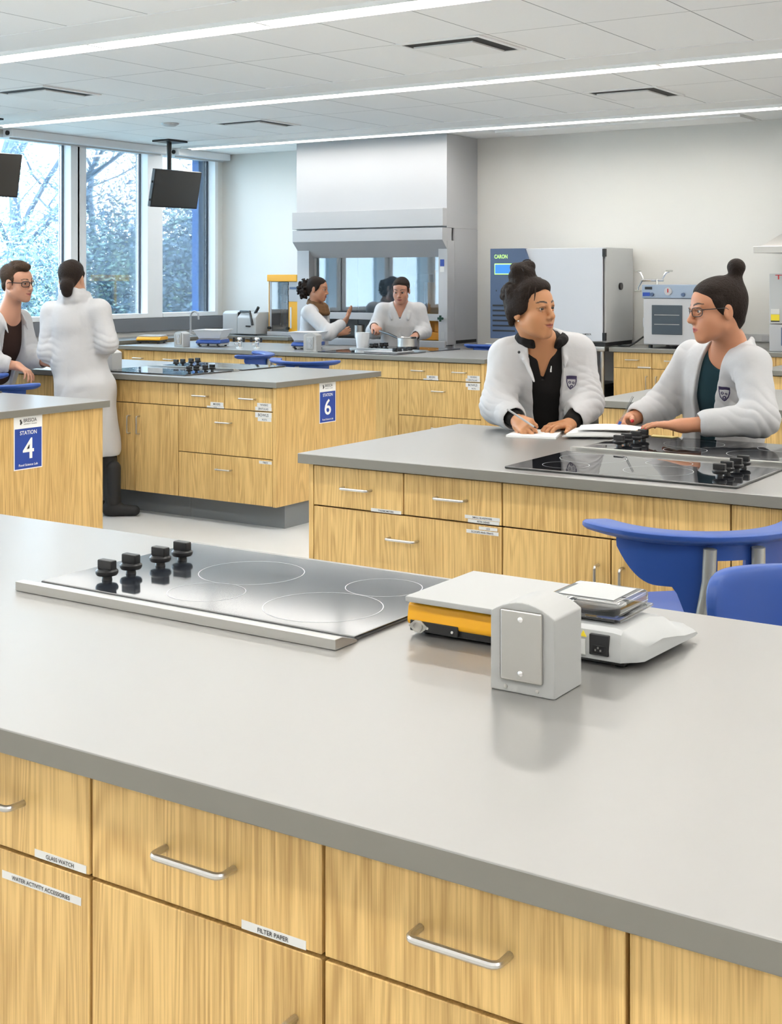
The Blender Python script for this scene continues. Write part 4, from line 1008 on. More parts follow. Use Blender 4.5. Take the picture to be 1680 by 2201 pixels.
# ------------------------------------------------------------------ outdoors beyond the windows
struct(MB().box(-70, XW - 0.31, -30, 80, -0.6, -0.3), 'ground_outside', mat('pale_bounce_ground', (0.42, 0.48, 0.44), 0.9))  # ground kept pale so that it bounces daylight up to the ceiling
BARK = mat('bark', (0.10, 0.13, 0.18), 0.9)
LEAF = [mat('leaf_bluegreen', (0.11, 0.165, 0.20), 0.7), mat('leaf_pale', (0.22, 0.31, 0.27), 0.7), mat('needle_blue', (0.085, 0.135, 0.215), 0.7), mat('leaf_olive', (0.25, 0.28, 0.16), 0.7), mat('twig_blue', (0.15, 0.21, 0.28), 0.8)]
def tree(loc, kind, h, lab, seed, nleaf, mats_, group='trees and shrubs outside the windows', name='tree'):
    rnd = random.Random(seed)
    t = thing(name, lab, 'tree' if name == 'tree' else 'shrub', (loc[0], loc[1], -0.3), rnd.uniform(0, 6.28), group, world=False)
    wood = MB(); tips = []
    def branch(p, d, L, r, lev):
        n = 5; pts = [p]; q = Vector(p); dd = Vector(d)
        for k in range(n):
            dd = (dd + Vector((rnd.gauss(0, .10), rnd.gauss(0, .10), rnd.gauss(0, .06) + (0.03 if kind != 'conifer' else -0.035)))).normalized()
            q = q + dd * (L / n); pts.append(q.copy())
            if lev >= 1: tips.append((q.copy(), dd.copy(), lev))
        wood.tube(pts, [r * (1 - 0.13 * k) for k in range(n + 1)], 5 if lev else 8)
        if lev < (2 if kind != 'shrub' else 1):
            m = {0: 13 if kind == 'conifer' else 9, 1: 5}[lev] if kind != 'shrub' else 4
            for k in range(m):
                f = rnd.uniform(0.25 if lev == 0 else 0.3, 1.0); i = min(int(f * n), n - 1); b = pts[i].lerp(pts[i + 1], f * n - i)
                a = rnd.uniform(0, 2 * math.pi); side = Vector((math.cos(a), math.sin(a), 0))
                if kind == 'conifer': nd = (side + Vector((0, 0, 0.10 if lev == 0 else -0.15))).normalized() if lev == 0 else (dd + side * 0.9).normalized(); LL = L * (0.42 * (1.15 - f) + 0.10) if lev == 0 else L * 0.45
                else: nd = (dd * 0.55 + side * 0.8 + Vector((0, 0, 0.2))).normalized(); LL = L * rnd.uniform(0.42, 0.62)
                branch(b, nd, LL, r * 0.42, lev + 1)
    if kind == 'shrub':
        for k in range(15):
            a = rnd.uniform(0, 6.28); branch((0.3 * math.cos(a), 0.3 * math.sin(a), 0), Vector((0.45 * math.cos(a), 0.45 * math.sin(a), 1)).normalized(), h * rnd.uniform(.7, 1), 0.012, 0)
        tips += [(Vector((rnd.gauss(0, h * .33), rnd.gauss(0, h * .33), rnd.uniform(0.05, h * .85))), Vector((0, 0, 1)), 1) for k in range(120)]
    else: branch((0, 0, 0), (0, 0, 1), h, 0.10 if kind == 'conifer' else 0.12, 0)
    wood.done('trunk_and_branches', BARK, t, keep=True)
    fo = MB()
    for k in range(int(nleaf * 1.7)):
        p, d, lev = rnd.choice(tips); s = rnd.uniform(0.018, 0.048) if kind != 'conifer' else rnd.uniform(0.04, 0.09)
        c = p + Vector((rnd.gauss(0, .13), rnd.gauss(0, .13), rnd.gauss(0, .11)))
        a = Vector((rnd.gauss(0, 1), rnd.gauss(0, 1), rnd.gauss(0, 1) - (0.8 if kind == 'conifer' else 0))).normalized(); b = a.orthogonal().normalized() * (0.45 if kind != 'conifer' else 0.16)
        fo.add([c - a * s, c + b * s, c + a * s, c - b * s], [(0, 1, 2, 3)], 0 if rnd.random() < .72 else 1)
    fo.done('foliage', mats_, t, keep=True)
def at(px, d): return place(px, 596, d)
tree(at(70, 21), 'broadleaf', 6.4, 'tall loose leaved tree outside the left window pane', 3, 4200, [LEAF[0], LEAF[3]])
tree(at(-60, 25), 'broadleaf', 7.5, 'broad tree beyond the left edge of the windows', 4, 4200, [LEAF[0], LEAF[2]])
tree(at(430, 20.5), 'conifer', 8.0, 'drooping blue conifer outside the window by the corner', 5, 4200, [LEAF[2], LEAF[0]])
tree(at(255, 26), 'broadleaf', 3.6, 'small bare branched tree outside the middle window pane', 6, 1800, [LEAF[4], LEAF[2]])
tree(at(15, 18.5), 'shrub', 3.0, 'pale green bush at the lower left of the windows', 7, 6500, [LEAF[1], LEAF[0]], name='shrub')
tree(at(120, 20), 'shrub', 2.4, 'bush with olive leaves behind the head of the young man', 8, 5000, [LEAF[0], LEAF[3]], name='shrub')
tree(at(215, 20.5), 'shrub', 2.6, 'blue green bush behind the shoulder of the woman seen from behind', 9, 5000, [LEAF[4], LEAF[1]], name='shrub')
tree(at(285, 22), 'shrub', 3.0, 'dense blue bush low in the middle window pane', 10, 6000, [LEAF[4], LEAF[2]], name='shrub')
tree(at(365, 22), 'shrub', 3.1, 'dense blue bush under the hung monitor', 11, 6000, [LEAF[4], LEAF[0]], name='shrub')
tree(at(440, 21), 'shrub', 2.8, 'blue bush low in the pane by the corner', 12, 5000, [LEAF[4], LEAF[2]], name='shrub')
# ------------------------------------------------------------------ people: bodies and clothes are grown as smooth solids and meshed
FW = Vector((-SH, CH, 0)); RT = Vector((CH, SH, 0)); UP = Vector((0, 0, 1))
def J(px, py, d): return np.array(place(px, py, d))
def facing(deg):
    """horizontal direction: 0 faces the viewer, +90 faces the photo's right"""
    a = R(deg); return np.array(-FW * math.cos(a) + RT * math.sin(a))
def frame(fwd, up=(0, 0, 1)):
    """columns: person's right-to-left lateral axis, forward, up"""
    f = np.array(fwd, float); f /= np.linalg.norm(f); u = np.array(up, float)
    x = np.cross(f, u); x /= np.linalg.norm(x); u = np.cross(x, f)
    return np.stack([x, f, u], 1)
class Solid:
    def __init__(s, lo, hi, h, zfine=None, hz=None):
        s.ax = [np.arange(lo[i], hi[i] + h, h) for i in range(2)]
        if zfine is None: z = np.arange(lo[2], hi[2] + h, h)
        else:
            z = np.concatenate([np.arange(lo[2], zfine, hz or 3 * h), np.arange(zfine, hi[2] + h, h)])
        s.ax.append(z); s.h = h
        s.D = np.full([len(a) for a in s.ax], 0.5, np.float32)
    def _sl(s, lo, hi):
        sl = []
        for i in range(3):
            a = np.searchsorted(s.ax[i], lo[i]); b = np.searchsorted(s.ax[i], hi[i])
            if b <= a: return None, None
            sl.append(slice(a, b))
        P = np.meshgrid(s.ax[0][sl[0]], s.ax[1][sl[1]], s.ax[2][sl[2]], indexing='ij', sparse=True)
        return tuple(sl), P
    def _mix(s, sl, d, k, op):
        a = s.D[sl]
        if op == 'u':
            hh = np.maximum(k - np.abs(a - d), 0) / k
            s.D[sl] = np.minimum(a, d) - hh * hh * k * 0.25
        else:
            hh = np.maximum(k - np.abs(a + d), 0) / k
            s.D[sl] = np.maximum(a, -d) + hh * hh * k * 0.25
    def rc(s, p0, p1, r0, r1=None, k=0.02, op='u', B=None, sc=None):
        """round cone; with B and sc it is squashed in the frame B by the factors sc"""
        r1 = r0 if r1 is None else r1; p0 = np.array(p0, float); p1 = np.array(p1, float)
        m = max(r0, r1) * (max(sc) if sc is not None else 1) + k + 0.02
        sl, P = s._sl(np.minimum(p0, p1) - m, np.maximum(p0, p1) + m)
        if sl is None: return s
        if B is None: Q = [P[i] - p0[i] for i in range(3)]; ab = p1 - p0; sm = 1.0
        else:
            q = [P[i] - p0[i] for i in range(3)]; sm = min(sc)
            Q = [(B[0, j] * q[0] + B[1, j] * q[1] + B[2, j] * q[2]) / sc[j] for j in range(3)]
            ab = (B.T @ (p1 - p0)) / np.array(sc)
        L = float(ab @ ab) + 1e-9
        t = np.clip((Q[0] * ab[0] + Q[1] * ab[1] + Q[2] * ab[2]) / L, 0, 1)
        d = np.sqrt((Q[0] - ab[0] * t) ** 2 + (Q[1] - ab[1] * t) ** 2 + (Q[2] - ab[2] * t) ** 2) - (r0 + (r1 - r0) * t)
        s._mix(sl, (d * sm).astype(np.float32), k, op); return s
    def ell(s, c, r, B=None, k=0.02, op='u'):
        c = np.array(c, float); r = np.array(r, float); m = r.max() + k + 0.015
        sl, P = s._sl(c - m, c + m)
        if sl is None: return s
        q = [P[i] - c[i] for i in range(3)]
        if B is not None: q = [B[0, j] * q[0] + B[1, j] * q[1] + B[2, j] * q[2] for j in range(3)]
        k0 = np.sqrt((q[0] / r[0]) ** 2 + (q[1] / r[1]) ** 2 + (q[2] / r[2]) ** 2)
        k1 = np.sqrt((q[0] / r[0] ** 2) ** 2 + (q[1] / r[1] ** 2) ** 2 + (q[2] / r[2] ** 2) ** 2) + 1e-6
        s._mix(sl, (k0 * (k0 - 1) / k1).astype(np.float32), k, op); return s
    def poly(s, pts, rr, k=0.02, op='u'):
        rr = rr if isinstance(rr, (list, tuple)) else [rr] * len(pts)
        for i in range(len(pts) - 1): s.rc(pts[i], pts[i + 1], rr[i], rr[i + 1], k, op)
        return s
    def cut(s, fn, k=0.01):
        """smooth subtraction of the region where fn(x, y, z) < 0"""
        P = np.meshgrid(*s.ax, indexing='ij', sparse=True)
        d = fn(*P).astype(np.float32); s._mix((slice(None),) * 3, np.broadcast_to(d, s.D.shape), k, 's'); return s
    def ripple(s, fn):
        P = np.meshgrid(*s.ax, indexing='ij', sparse=True)
        m = np.abs(s.D) < 0.03
        s.D = np.where(m, s.D + fn(*P), s.D).astype(np.float32); return s
    def sample(s, p):
        ix = []
        for i in range(3):
            a = s.ax[i]; j = int(np.clip(np.searchsorted(a, p[i]) - 1, 0, len(a) - 2)); ix.append((j, (p[i] - a[j]) / (a[j + 1] - a[j])))
        v = 0
        for c in range(8):
            w_ = 1; id_ = []
            for i in range(3):
                j, f = ix[i]; o = (c >> i) & 1; w_ *= f if o else 1 - f; id_.append(j + o)
            v += w_ * float(s.D[tuple(id_)])
        return v
    def grad(s, p):
        e = s.h; g = np.array([s.sample(p + np.eye(3)[i] * e) - s.sample(p - np.eye(3)[i] * e) for i in range(3)])
        return g / (np.linalg.norm(g) + 1e-9)
    def hit(s, px, py, d0, d1):
        for d in np.arange(d0, d1, 0.003):
            p = J(px, py, d)
            if s.sample(p) < 0: return p
        return J(px, py, (d0 + d1) / 2)
    def mesh(s):
        D = s.D; I = D < 0; n = D.shape
        c8 = [I[a:n[0] - 1 + a, b:n[1] - 1 + b, c:n[2] - 1 + c] for a in (0, 1) for b in (0, 1) for c in (0, 1)]
        cnt = np.zeros(c8[0].shape, np.uint8)
        for c in c8: cnt += c
        cell = (cnt > 0) & (cnt < 8); ii = np.argwhere(cell); N = len(ii)
        idx = np.full(cell.shape, -1, np.int64); idx[cell] = np.arange(N)
        acc = np.zeros((N, 3)); w = np.zeros(N)
        off = [(a, b, c) for a in (0, 1) for b in (0, 1) for c in (0, 1)]
        vals = {o: D[ii[:, 0] + o[0], ii[:, 1] + o[1], ii[:, 2] + o[2]] for o in off}
        pos = {o: np.stack([s.ax[i][ii[:, i] + o[i]] for i in range(3)], 1) for o in off}
        for o in off:
            for a in range(3):
                if o[a] == 0:
                    o2 = tuple(1 if i == a else o[i] for i in range(3))
                    v0, v1 = vals[o], vals[o2]; m = (v0 < 0) != (v1 < 0)
                    t = np.where(m, v0 / np.where(m, v0 - v1, 1), 0)[:, None]
                    acc += np.where(m[:, None], pos[o] + (pos[o2] - pos[o]) * t, 0); w += m
        V = acc / w[:, None]; F = []
        for a in range(3):
            b, c = (a + 1) % 3, (a + 2) % 3
            sl0 = [slice(None)] * 3; sl1 = [slice(None)] * 3; sl0[a] = slice(0, n[a] - 1); sl1[a] = slice(1, n[a])
            ch = I[tuple(sl0)] != I[tuple(sl1)]
            e = np.argwhere(ch); e = e[(e[:, b] > 0) & (e[:, c] > 0) & (e[:, b] < n[b] - 1) & (e[:, c] < n[c] - 1)]
            q = []
            for db, dc in ((1, 1), (0, 1), (0, 0), (1, 0)):
                g = e.copy(); g[:, b] -= db; g[:, c] -= dc; q.append(idx[g[:, 0], g[:, 1], g[:, 2]])
            q = np.stack(q, 1); ins = I[e[:, 0], e[:, 1], e[:, 2]]
            F.append(np.where(ins[:, None], q, q[:, ::-1]))
        return V, np.concatenate(F)

def grown(name, S, mats, parent=None, tone=None, smooth=1, base=None):
    V, F = S.mesh()
    if smooth:                                   # light relaxing keeps the cloth and skin even
        e = np.concatenate([F[:, [0, 1]], F[:, [1, 2]], F[:, [2, 3]], F[:, [3, 0]]])
        for _ in range(smooth):
            a = np.zeros_like(V); w = np.zeros(len(V))
            np.add.at(a, e[:, 0], V[e[:, 1]]); np.add.at(a, e[:, 1], V[e[:, 0]]); np.add.at(w, e[:, 0], 1); np.add.at(w, e[:, 1], 1)
            V = V * 0.5 + 0.5 * a / np.maximum(w, 1)[:, None]
    c = np.array(base) if base is not None else np.array([(V[:, 0].min() + V[:, 0].max()) / 2, (V[:, 1].min() + V[:, 1].max()) / 2, V[:, 2].min()])
    me = bpy.data.meshes.new(name); L = V - c
    me.vertices.add(len(V)); me.vertices.foreach_set('co', L.astype(np.float32).ravel())
    me.loops.add(F.size); me.loops.foreach_set('vertex_index', F.astype(np.int32).ravel())
    me.polygons.add(len(F)); me.polygons.foreach_set('loop_start', np.arange(0, F.size, 4, dtype=np.int32))
    me.polygons.foreach_set('use_smooth', np.ones(len(F), bool))
    me.materials.append(mats)
    if tone is not None:
        at_ = me.color_attributes.new('tone', 'FLOAT_COLOR', 'POINT')
        at_.data.foreach_set('color', np.concatenate([tone(V), np.ones((len(V), 1))], 1).astype(np.float32).ravel())
    me.update(); me.validate()
    o = bpy.data.objects.new(name, me); COL.objects.link(o); ORG[o.name] = Vector(c)
    if parent: o.parent = parent; o.location = Vector(c) - ORG[parent.name]
    else: o.location = Vector(c)
    return o

SKIN = vcol_mat('skin', 0.45); bsdf(SKIN).inputs['Subsurface Weight'].default_value = 0.06; bsdf(SKIN).inputs['Subsurface Radius'].default_value = (0.02, 0.008, 0.005)
COAT = mat('white_lab_coat', (0.52, 0.52, 0.53), 0.8, spec=0.2, bump=((1, 1, 1), 16, 0.25, 0.01))
def hair_mat(name, col):
    m = mat(name, col, 0.6, spec=0.12)
    n = m.node_tree.nodes; l = m.node_tree.links
    tc = n.new('ShaderNodeTexCoord'); nz = n.new('ShaderNodeTexNoise'); nz.inputs['Scale'].default_value = 95; nz.inputs['Detail'].default_value = 4; nz.inputs['Distortion'].default_value = 1.0
    bp = n.new('ShaderNodeBump'); bp.inputs['Strength'].default_value = 1.0; bp.inputs['Distance'].default_value = 0.006
    l.new(tc.outputs['Object'], nz.inputs['Vector']); l.new(nz.outputs['Fac'], bp.inputs['Height']); l.new(bp.outputs[0], bsdf(m).inputs['Normal'])
    return m
HAIR = hair_mat('dark_brown_hair', (0.022, 0.015, 0.012)); HAIRM = hair_mat('brown_hair', (0.055, 0.033, 0.02))
EYEW = mat('eye_white', (0.46, 0.44, 0.42), 0.25); IRIS = mat('brown_iris', (0.03, 0.015, 0.008), 0.1)
FRAMES = mat('dark_glasses_frame', (0.02, 0.018, 0.02), 0.3)

class Head:
    """face, skull, ears and neck top added to a Solid; p = centre between the ears at eye level"""
    def __init__(s, p, fwd, size=1.0, pitch=0.0, roll=0.0, man=False, smile=0.0):
        f = np.array(fwd, float); f /= np.linalg.norm(f); u = np.array([0, 0, 1.0]); x = np.cross(f, u)
        a = R(pitch); f2 = f * math.cos(a) + u * math.sin(a); u2 = u * math.cos(a) - f * math.sin(a)
        b = R(roll); s.B = np.stack([x * math.cos(b) + u2 * math.sin(b), f2, u2 * math.cos(b) - x * math.sin(b)], 1)
        s.p = np.array(p, float); s.k = size; s.man = man; s.sm = smile
    def w(s, x, y, z): return s.p + s.B @ (np.array([x, y, z]) * s.k)
    def loc(s, V): return ((V - s.p) @ s.B) / s.k
    def ell(s, S, c, r, k=0.02, op='u'): S.ell(s.w(*c), np.array(r) * s.k, s.B, k * s.k, op)
    def rc(s, S, a, b, r0, r1=None, k=0.02, op='u'): S.rc(s.w(*a), s.w(*b), r0 * s.k, (r0 if r1 is None else r1) * s.k, k * s.k, op)
    def build(s, S):
        E = lambda *a, **q: s.ell(S, *a, **q); C = lambda *a, **q: s.rc(S, *a, **q)
        j = 1.08 if s.man else 0.95; m_ = s.sm
        E((0, -0.014, 0.034), (0.071, 0.092, 0.083))
        E((0, 0.026, -0.030), (0.0575 * j, 0.064, 0.080), k=0.03)
        E((0, 0.050, 0.035), (0.056, 0.040, 0.045), k=0.03)
        E((0, 0.070, -0.099), (0.021 * j, 0.018, 0.0165), k=0.03)
        for q in (-1, 1):
            C((q * 0.050 * j, 0.008, -0.058), (q * 0.017, 0.066, -0.098), 0.0165, 0.0135, k=0.025)
            E((q * 0.039, 0.056, -0.032), (0.023, 0.021, 0.022), k=0.03); E((q * 0.0345, 0.042, -0.060), (0.021, 0.025, 0.030), k=0.03)
            E((q * 0.0315, 0.0945, 0.001), (0.0165, 0.0135, 0.0105), k=0.010, op='s')
            C((q * 0.017, 0.0865, 0.0045), (q * 0.031, 0.0915, 0.0098), 0.0036, k=0.004); C((q * 0.031, 0.0915, 0.0098), (q * 0.045, 0.081, 0.0045), 0.0036, k=0.004)
            C((q * 0.018, 0.0855, -0.004), (q * 0.031, 0.0895, -0.0085), 0.0030, k=0.004); C((q * 0.031, 0.0895, -0.0085), (q * 0.045, 0.080, -0.002), 0.0030, k=0.004)
            C((q * 0.014, 0.0905, 0.017), (q * 0.040, 0.0800, 0.020), 0.006, 0.005, k=0.014)
            # ear
            S.ell(s.w(q * 0.0735, -0.010, -0.010), np.array((0.0085, 0.0185, 0.031)) * s.k, s.B, 0.008 * s.k)
            S.ell(s.w(q * 0.0835, -0.006, -0.006), np.array((0.0055, 0.010, 0.018)) * s.k, s.B, 0.004 * s.k, 's')
        C((0, 0.089, 0.012), (0, 0.108, -0.028), 0.0075, 0.0095, k=0.012)
        E((0, 0.1085, -0.0325), (0.0115, 0.011, 0.0105), k=0.008)
        for q in (-1, 1): E((q * 0.0115, 0.0985, -0.0365), (0.0075, 0.0095, 0.0075), k=0.006)
        E((0, 0.075, -0.064), (0.028, 0.0205, 0.023), k=0.022)
        for q in (-1, 1):
            C((0, 0.0962, -0.0618), (q * (0.0235 + 0.004 * m_), 0.0850 - 0.004 * m_, -0.0665 + 0.006 * m_), 0.0042, 0.0026, k=0.005)
            C((0, 0.0948, -0.0728), (q * (0.0215 + 0.004 * m_), 0.0845 - 0.004 * m_, -0.0685 + 0.005 * m_), 0.0050, 0.0028, k=0.005)
            C((0, 0.1005, -0.0672), (q * (0.0215 + 0.005 * m_), 0.0880 - 0.004 * m_, -0.0675 + 0.005 * m_), 0.0014 + 0.0022 * m_, 0.0012, k=0.002, op='s')
    def neck(s, S, base, r0=0.050, r1=0.056, k=0.03):
        S.rc(s.w(0, -0.022, -0.055), base, r0 * s.k, r1 * s.k, k)
    def tone(s, skin, lip, hairc, V, smile=0.0):
        L = s.loc(V); x, y, z = np.abs(L[:, 0]), L[:, 1], L[:, 2]; zm = z - s.sm * 0.006 * (x / 0.024) ** 2
        col = np.tile(np.array(skin), (len(V), 1))
        def blend(m, c):
            nonlocal col; col = col * (1 - m[:, None]) + np.array(c) * m[:, None]
        near = (y > 0.05) & (np.abs(z) < 0.13) & (x < 0.075)
        sk = np.array(skin)
        blend(near * np.clip(1 - ((x - 0.040) / 0.022) ** 2 - ((z + 0.036) / 0.022) ** 2, 0, 1) * 0.16, sk * np.array((1.10, 0.84, 0.78)))
        ml = np.clip(1.6 * (1 - (x / 0.0265) ** 2 - ((zm + 0.0672) / (0.0105 - 0.12 * x)) ** 2), 0, 1) * near * (y > 0.079)
        blend(ml, lip)
        blend(np.clip(1 - (np.abs(zm + 0.0672) / 0.0022) ** 2, 0, 1) * (x < 0.021) * near * (y > 0.08), np.array(lip) * 0.35)
        zb = 0.0225 + 0.006 * np.sin(np.clip((x - 0.012) / 0.038, 0, 1) * 2.6)
        th = np.where(x < 0.03, 0.0046, 0.0046 - 0.11 * (x - 0.03))
        blend(np.clip(1.5 * (1 - (np.abs(z - zb) / np.maximum(th, 0.001)) ** 2), 0, 1) * (x > 0.0115) * (x < 0.052) * near * (y > 0.055), hairc)
        ex = ((x - 0.0315) / 0.0175) ** 2 + ((z - 0.0005) / 0.0105) ** 2
        blend(np.clip(1 - np.abs(ex - 0.75) * 2.2, 0, 1) * near * 0.75 * (z > 0.002), np.array(hairc) * 1.2)
        blend(np.clip(1 - np.abs(ex - 0.75) * 2.2, 0, 1) * near * 0.35 * (z <= 0.002), sk * 0.45)
        return col
    def eyes(s, parent, gaze=(0, 1, 0)):
        for q in (-1, 1):
            m = MB(); c = s.w(q * 0.0312, 0.0785, 0.0005); r = 0.0122 * s.k
            g = s.B @ np.array(gaze, float); g /= np.linalg.norm(g)
            m.X = Matrix.Translation(c) @ Vector((0, 0, 1)).rotation_difference(Vector(g)).to_matrix().to_4x4()
            m.ball((0, 0, 0), r, 0, 20, 16)
            for i, f in enumerate(m.f):
                p = np.mean([m.v[k] for k in f], 0) - c
                if p @ g / np.linalg.norm(p) > math.cos(R(31)): m.mi[i] = 1
            m.done('eye', [EYEW, IRIS], parent)
    def glasses(s, parent, thick=0.0017, wide=0.024, high=0.0165):
        m = MB()
        for q in (-1, 1):
            pts = []
            for a in range(25):
                t = a / 24 * 2 * math.pi; cx_, cz_ = math.cos(t), math.sin(t)
                X = q * 0.0335 + wide * abs(cx_) ** 0.6 * (1 if cx_ > 0 else -1); Z = -0.002 + high * abs(cz_) ** 0.7 * (1 if cz_ > 0 else -1)
                pts.append(Vector(s.w(X, 0.104 - 1.6 * X * X * 4, Z)))
            m.tube(pts, thick * s.k, 6, cap=False)
            m.tube([Vector(s.w(q * 0.0565, 0.085, 0.006)), Vector(s.w(q * 0.074, 0.06, 0.006)), Vector(s.w(q * 0.0785, 0.0, 0.006)), Vector(s.w(q * 0.076, -0.022, -0.008))], thick * s.k, 6)
        m.tube([Vector(s.w(-0.011, 0.105, 0.003)), Vector(s.w(0, 0.1075, 0.006)), Vector(s.w(0.011, 0.105, 0.003))], thick * s.k, 6)
        return m.done('glasses', FRAMES, parent)

FL = (0.070, 0.079, 0.073, 0.057)
def hand(S, wr, tip, normal, thumb_side, k=1.0, curl=((8, 12, 8),) * 4, spread=0.0, thumb=(0.55, 0.75, 0.25), tcurl=15):
    """palm, four fingers and a thumb; tip = point the hand aims at, normal = way the palm faces"""
    wr = np.array(wr, float); f = np.array(tip, float) - wr; f /= np.linalg.norm(f)
    n = np.array(normal, float); n -= f * (n @ f); n /= np.linalg.norm(n)
    sd = np.cross(f, n); sd /= np.linalg.norm(sd); sd = sd if sd @ np.array(thumb_side, float) > 0 else -sd
    P = lambda a, b, c: wr + (f * a + sd * b + n * c) * k
    tips = []
    S.rc(P(-0.01, 0, 0), P(0.03, 0.0, 0), 0.024 * k, 0.022 * k, 0.015)
    lat = (0.0295, 0.0095, -0.0105, -0.029)
    for i in range(4):
        base = P(0.088 - (0.006 if i == 3 else 0) - (0.003 if i == 0 else 0), lat[i], 0)
        S.rc(P(0.02, lat[i] * 0.62, 0), base, 0.0150 * k, 0.0108 * k, 0.014 * k)
        a = 0.0; p = base; d0 = f + sd * (spread * (1.5 - i) / 1.5); d0 /= np.linalg.norm(d0); r = 0.0090 if i != 3 else 0.0078
        c = curl[i] if i < len(curl) else curl[-1]
        for q, fr in enumerate((0.45, 0.31, 0.24)):
            a += R(c[q]); d = d0 * math.cos(a) + n * math.sin(a)
            p2 = p + d * FL[i] * fr * k; S.rc(p, p2, r * k, r * 0.92 * k, 0.004 * k); r *= 0.92; p = p2
        tips.append((p, d))
    t0 = P(0.022, 0.024, 0.006); td = f * thumb[0] + sd * thumb[1] + n * thumb[2]; td /= np.linalg.norm(td)
    S.rc(P(0.012, 0.012, 0.003), t0, 0.016 * k, 0.0145 * k, 0.014 * k)
    p = t0; ax = np.cross(td, f); aa = 0
    for L, r in ((0.038, 0.0125), (0.031, 0.0105), (0.024, 0.0092)):
        p2 = p + td * L * k; S.rc(p, p2, r * k, r * 0.92 * k, 0.006 * k); p = p2
        td = td * math.cos(R(tcurl)) + (f * 0.8 + n * 0.4) * math.sin(R(tcurl)); td /= np.linalg.norm(td)
    tips.append((p, td))
    return tips

def folds(amp=0.004, sd=0, extra=()):
    rng = np.random.RandomState(sd); W = [(rng.normal(size=3) * np.array((22, 22, 14)), rng.uniform(0, 6.3), rng.uniform(.4, 1)) for _ in range(7)]
    def fn(x, y, z):
        v = 0
        for w, ph, a in W: v = v + a * np.sin(w[0] * x + w[1] * y + w[2] * z + ph)
        v = v / 3.2; o = amp * (1 - np.abs(v)) * 0.9 - amp * 0.45
        for (c, r, ax, fr, am) in extra:          # local creases: centre, reach, axis, frequency, depth
            q = (x - c[0]) ** 2 + (y - c[1]) ** 2 + (z - c[2]) ** 2
            o = o + am * np.exp(-q / (r * r)) * np.abs(np.sin(fr * (ax[0] * x + ax[1] * y + ax[2] * z) + 1.5 * v)) 
        return o
    return fn

def legs(S, hips, feet, r=(0.085, 0.055, 0.040), B=None):
    for h_, f_ in zip(hips, feet):
        h_ = np.array(h_); f_ = np.array(f_); kn = h_ * 0.48 + (f_ + np.array((0, 0, 0.08))) * 0.52 + (np.array(B[:, 1]) * 0.02 if B is not None else 0)
        S.rc(h_, kn, r[0], r[1], 0.03); S.rc(kn, f_ + np.array((0, 0, 0.09)), r[1], r[2], 0.03)
def shoes(feet, fwd, parent, h=0.006, m_=None, high=0.0):
    for f_ in feet:
        f_ = np.array(f_, float); fw_ = np.array(fwd, float)
        S = Solid(f_ - 0.30, f_ + np.array((0.30, 0.30, 0.40)), h)
        S.rc(f_ + np.array((0, 0, 0.045)) - fw_ * 0.03, f_ + np.array((0, 0, 0.035)) + fw_ * 0.14, 0.042, 0.034, 0.03)
        S.rc(f_ + np.array((0, 0, 0.05)), f_ + np.array((0, 0, 0.09 + high)), 0.047, 0.05, 0.03)
        S.cut(lambda x, y, z: z - 0.004 + 0 * x + 0 * y, 0.004)
        grown('shoe', S, m_ or M['blackmatte'], parent)

def crest(S, px, py, d0, d1, size, parent, up=(0, 0, 1)):
    """small dark shield emblem printed on the coat's chest"""
    p = S.hit(px, py, d0, d1); n = S.grad(p); u = np.array(up, float); u -= n * (u @ n); u /= np.linalg.norm(u); r = np.cross(u, n)
    def on(a, b):
        q = p + r * a * size + u * b * size
        for _ in range(5): q = q - S.grad(q) * S.sample(q)
        return q + n * 0.0022
    m = MB()
    def patch(poly):
        c = np.mean(poly, 0); k = len(poly); m.add([on(*c)] + [on(*q) for q in poly], [(0, 1 + i, 1 + (i + 1) % k) for i in range(k)])
    def ring(o, i_):
        k = len(o); m.add([on(*q) for q in o] + [on(*q) for q in i_], [(j, (j + 1) % k, k + (j + 1) % k, k + j) for j in range(k)])
    O = [(-.36, .5), (-.12, .5), (.12, .5), (.36, .5), (.36, .1), (.28, -.22), (.12, -.42), (0, -.5), (-.12, -.42), (-.28, -.22), (-.36, .1)]
    ring(O, [(a * .8, b * .8) for a, b in O])
    patch([(-.34, .48), (.34, .48), (.34, .26), (-.34, .26)])
    for cx_, cy_, rr in ((-.12, .05, .10), (.13, .02, .09), (0, -.25, .12)): ring([(cx_ + rr * math.cos(t * .785), cy_ + rr * math.sin(t * .785)) for t in range(8)], [(cx_ + rr * .45 * math.cos(t * .785), cy_ + rr * .45 * math.sin(t * .785)) for t in range(8)])
    m.done('coat_crest', mat('crest_ink', (0.03, 0.02, 0.07), 0.6), parent)

def wedge(N, B, z_top, z_bot, w_top, w_bot, lean=0.0, y0=0.0, shift_top=0.0, shift_bot=0.0):
    """region in front of the plane y0 whose half width runs from w_top to w_bot (for an open coat)"""
    def fn(x, y, z):
        X = (x - N[0]) * B[0, 0] + (y - N[1]) * B[1, 0]; Y = (x - N[0]) * B[0, 1] + (y - N[1]) * B[1, 1]
        t = np.clip((z_top - z) / (z_top - z_bot), 0, 1); ww = w_top + (w_bot - w_top) * t; sh = shift_top + (shift_bot - shift_top) * t
        return np.maximum(np.abs(X - sh) - ww, np.maximum(y0 + lean * t - Y, z_bot - z))
    return fn
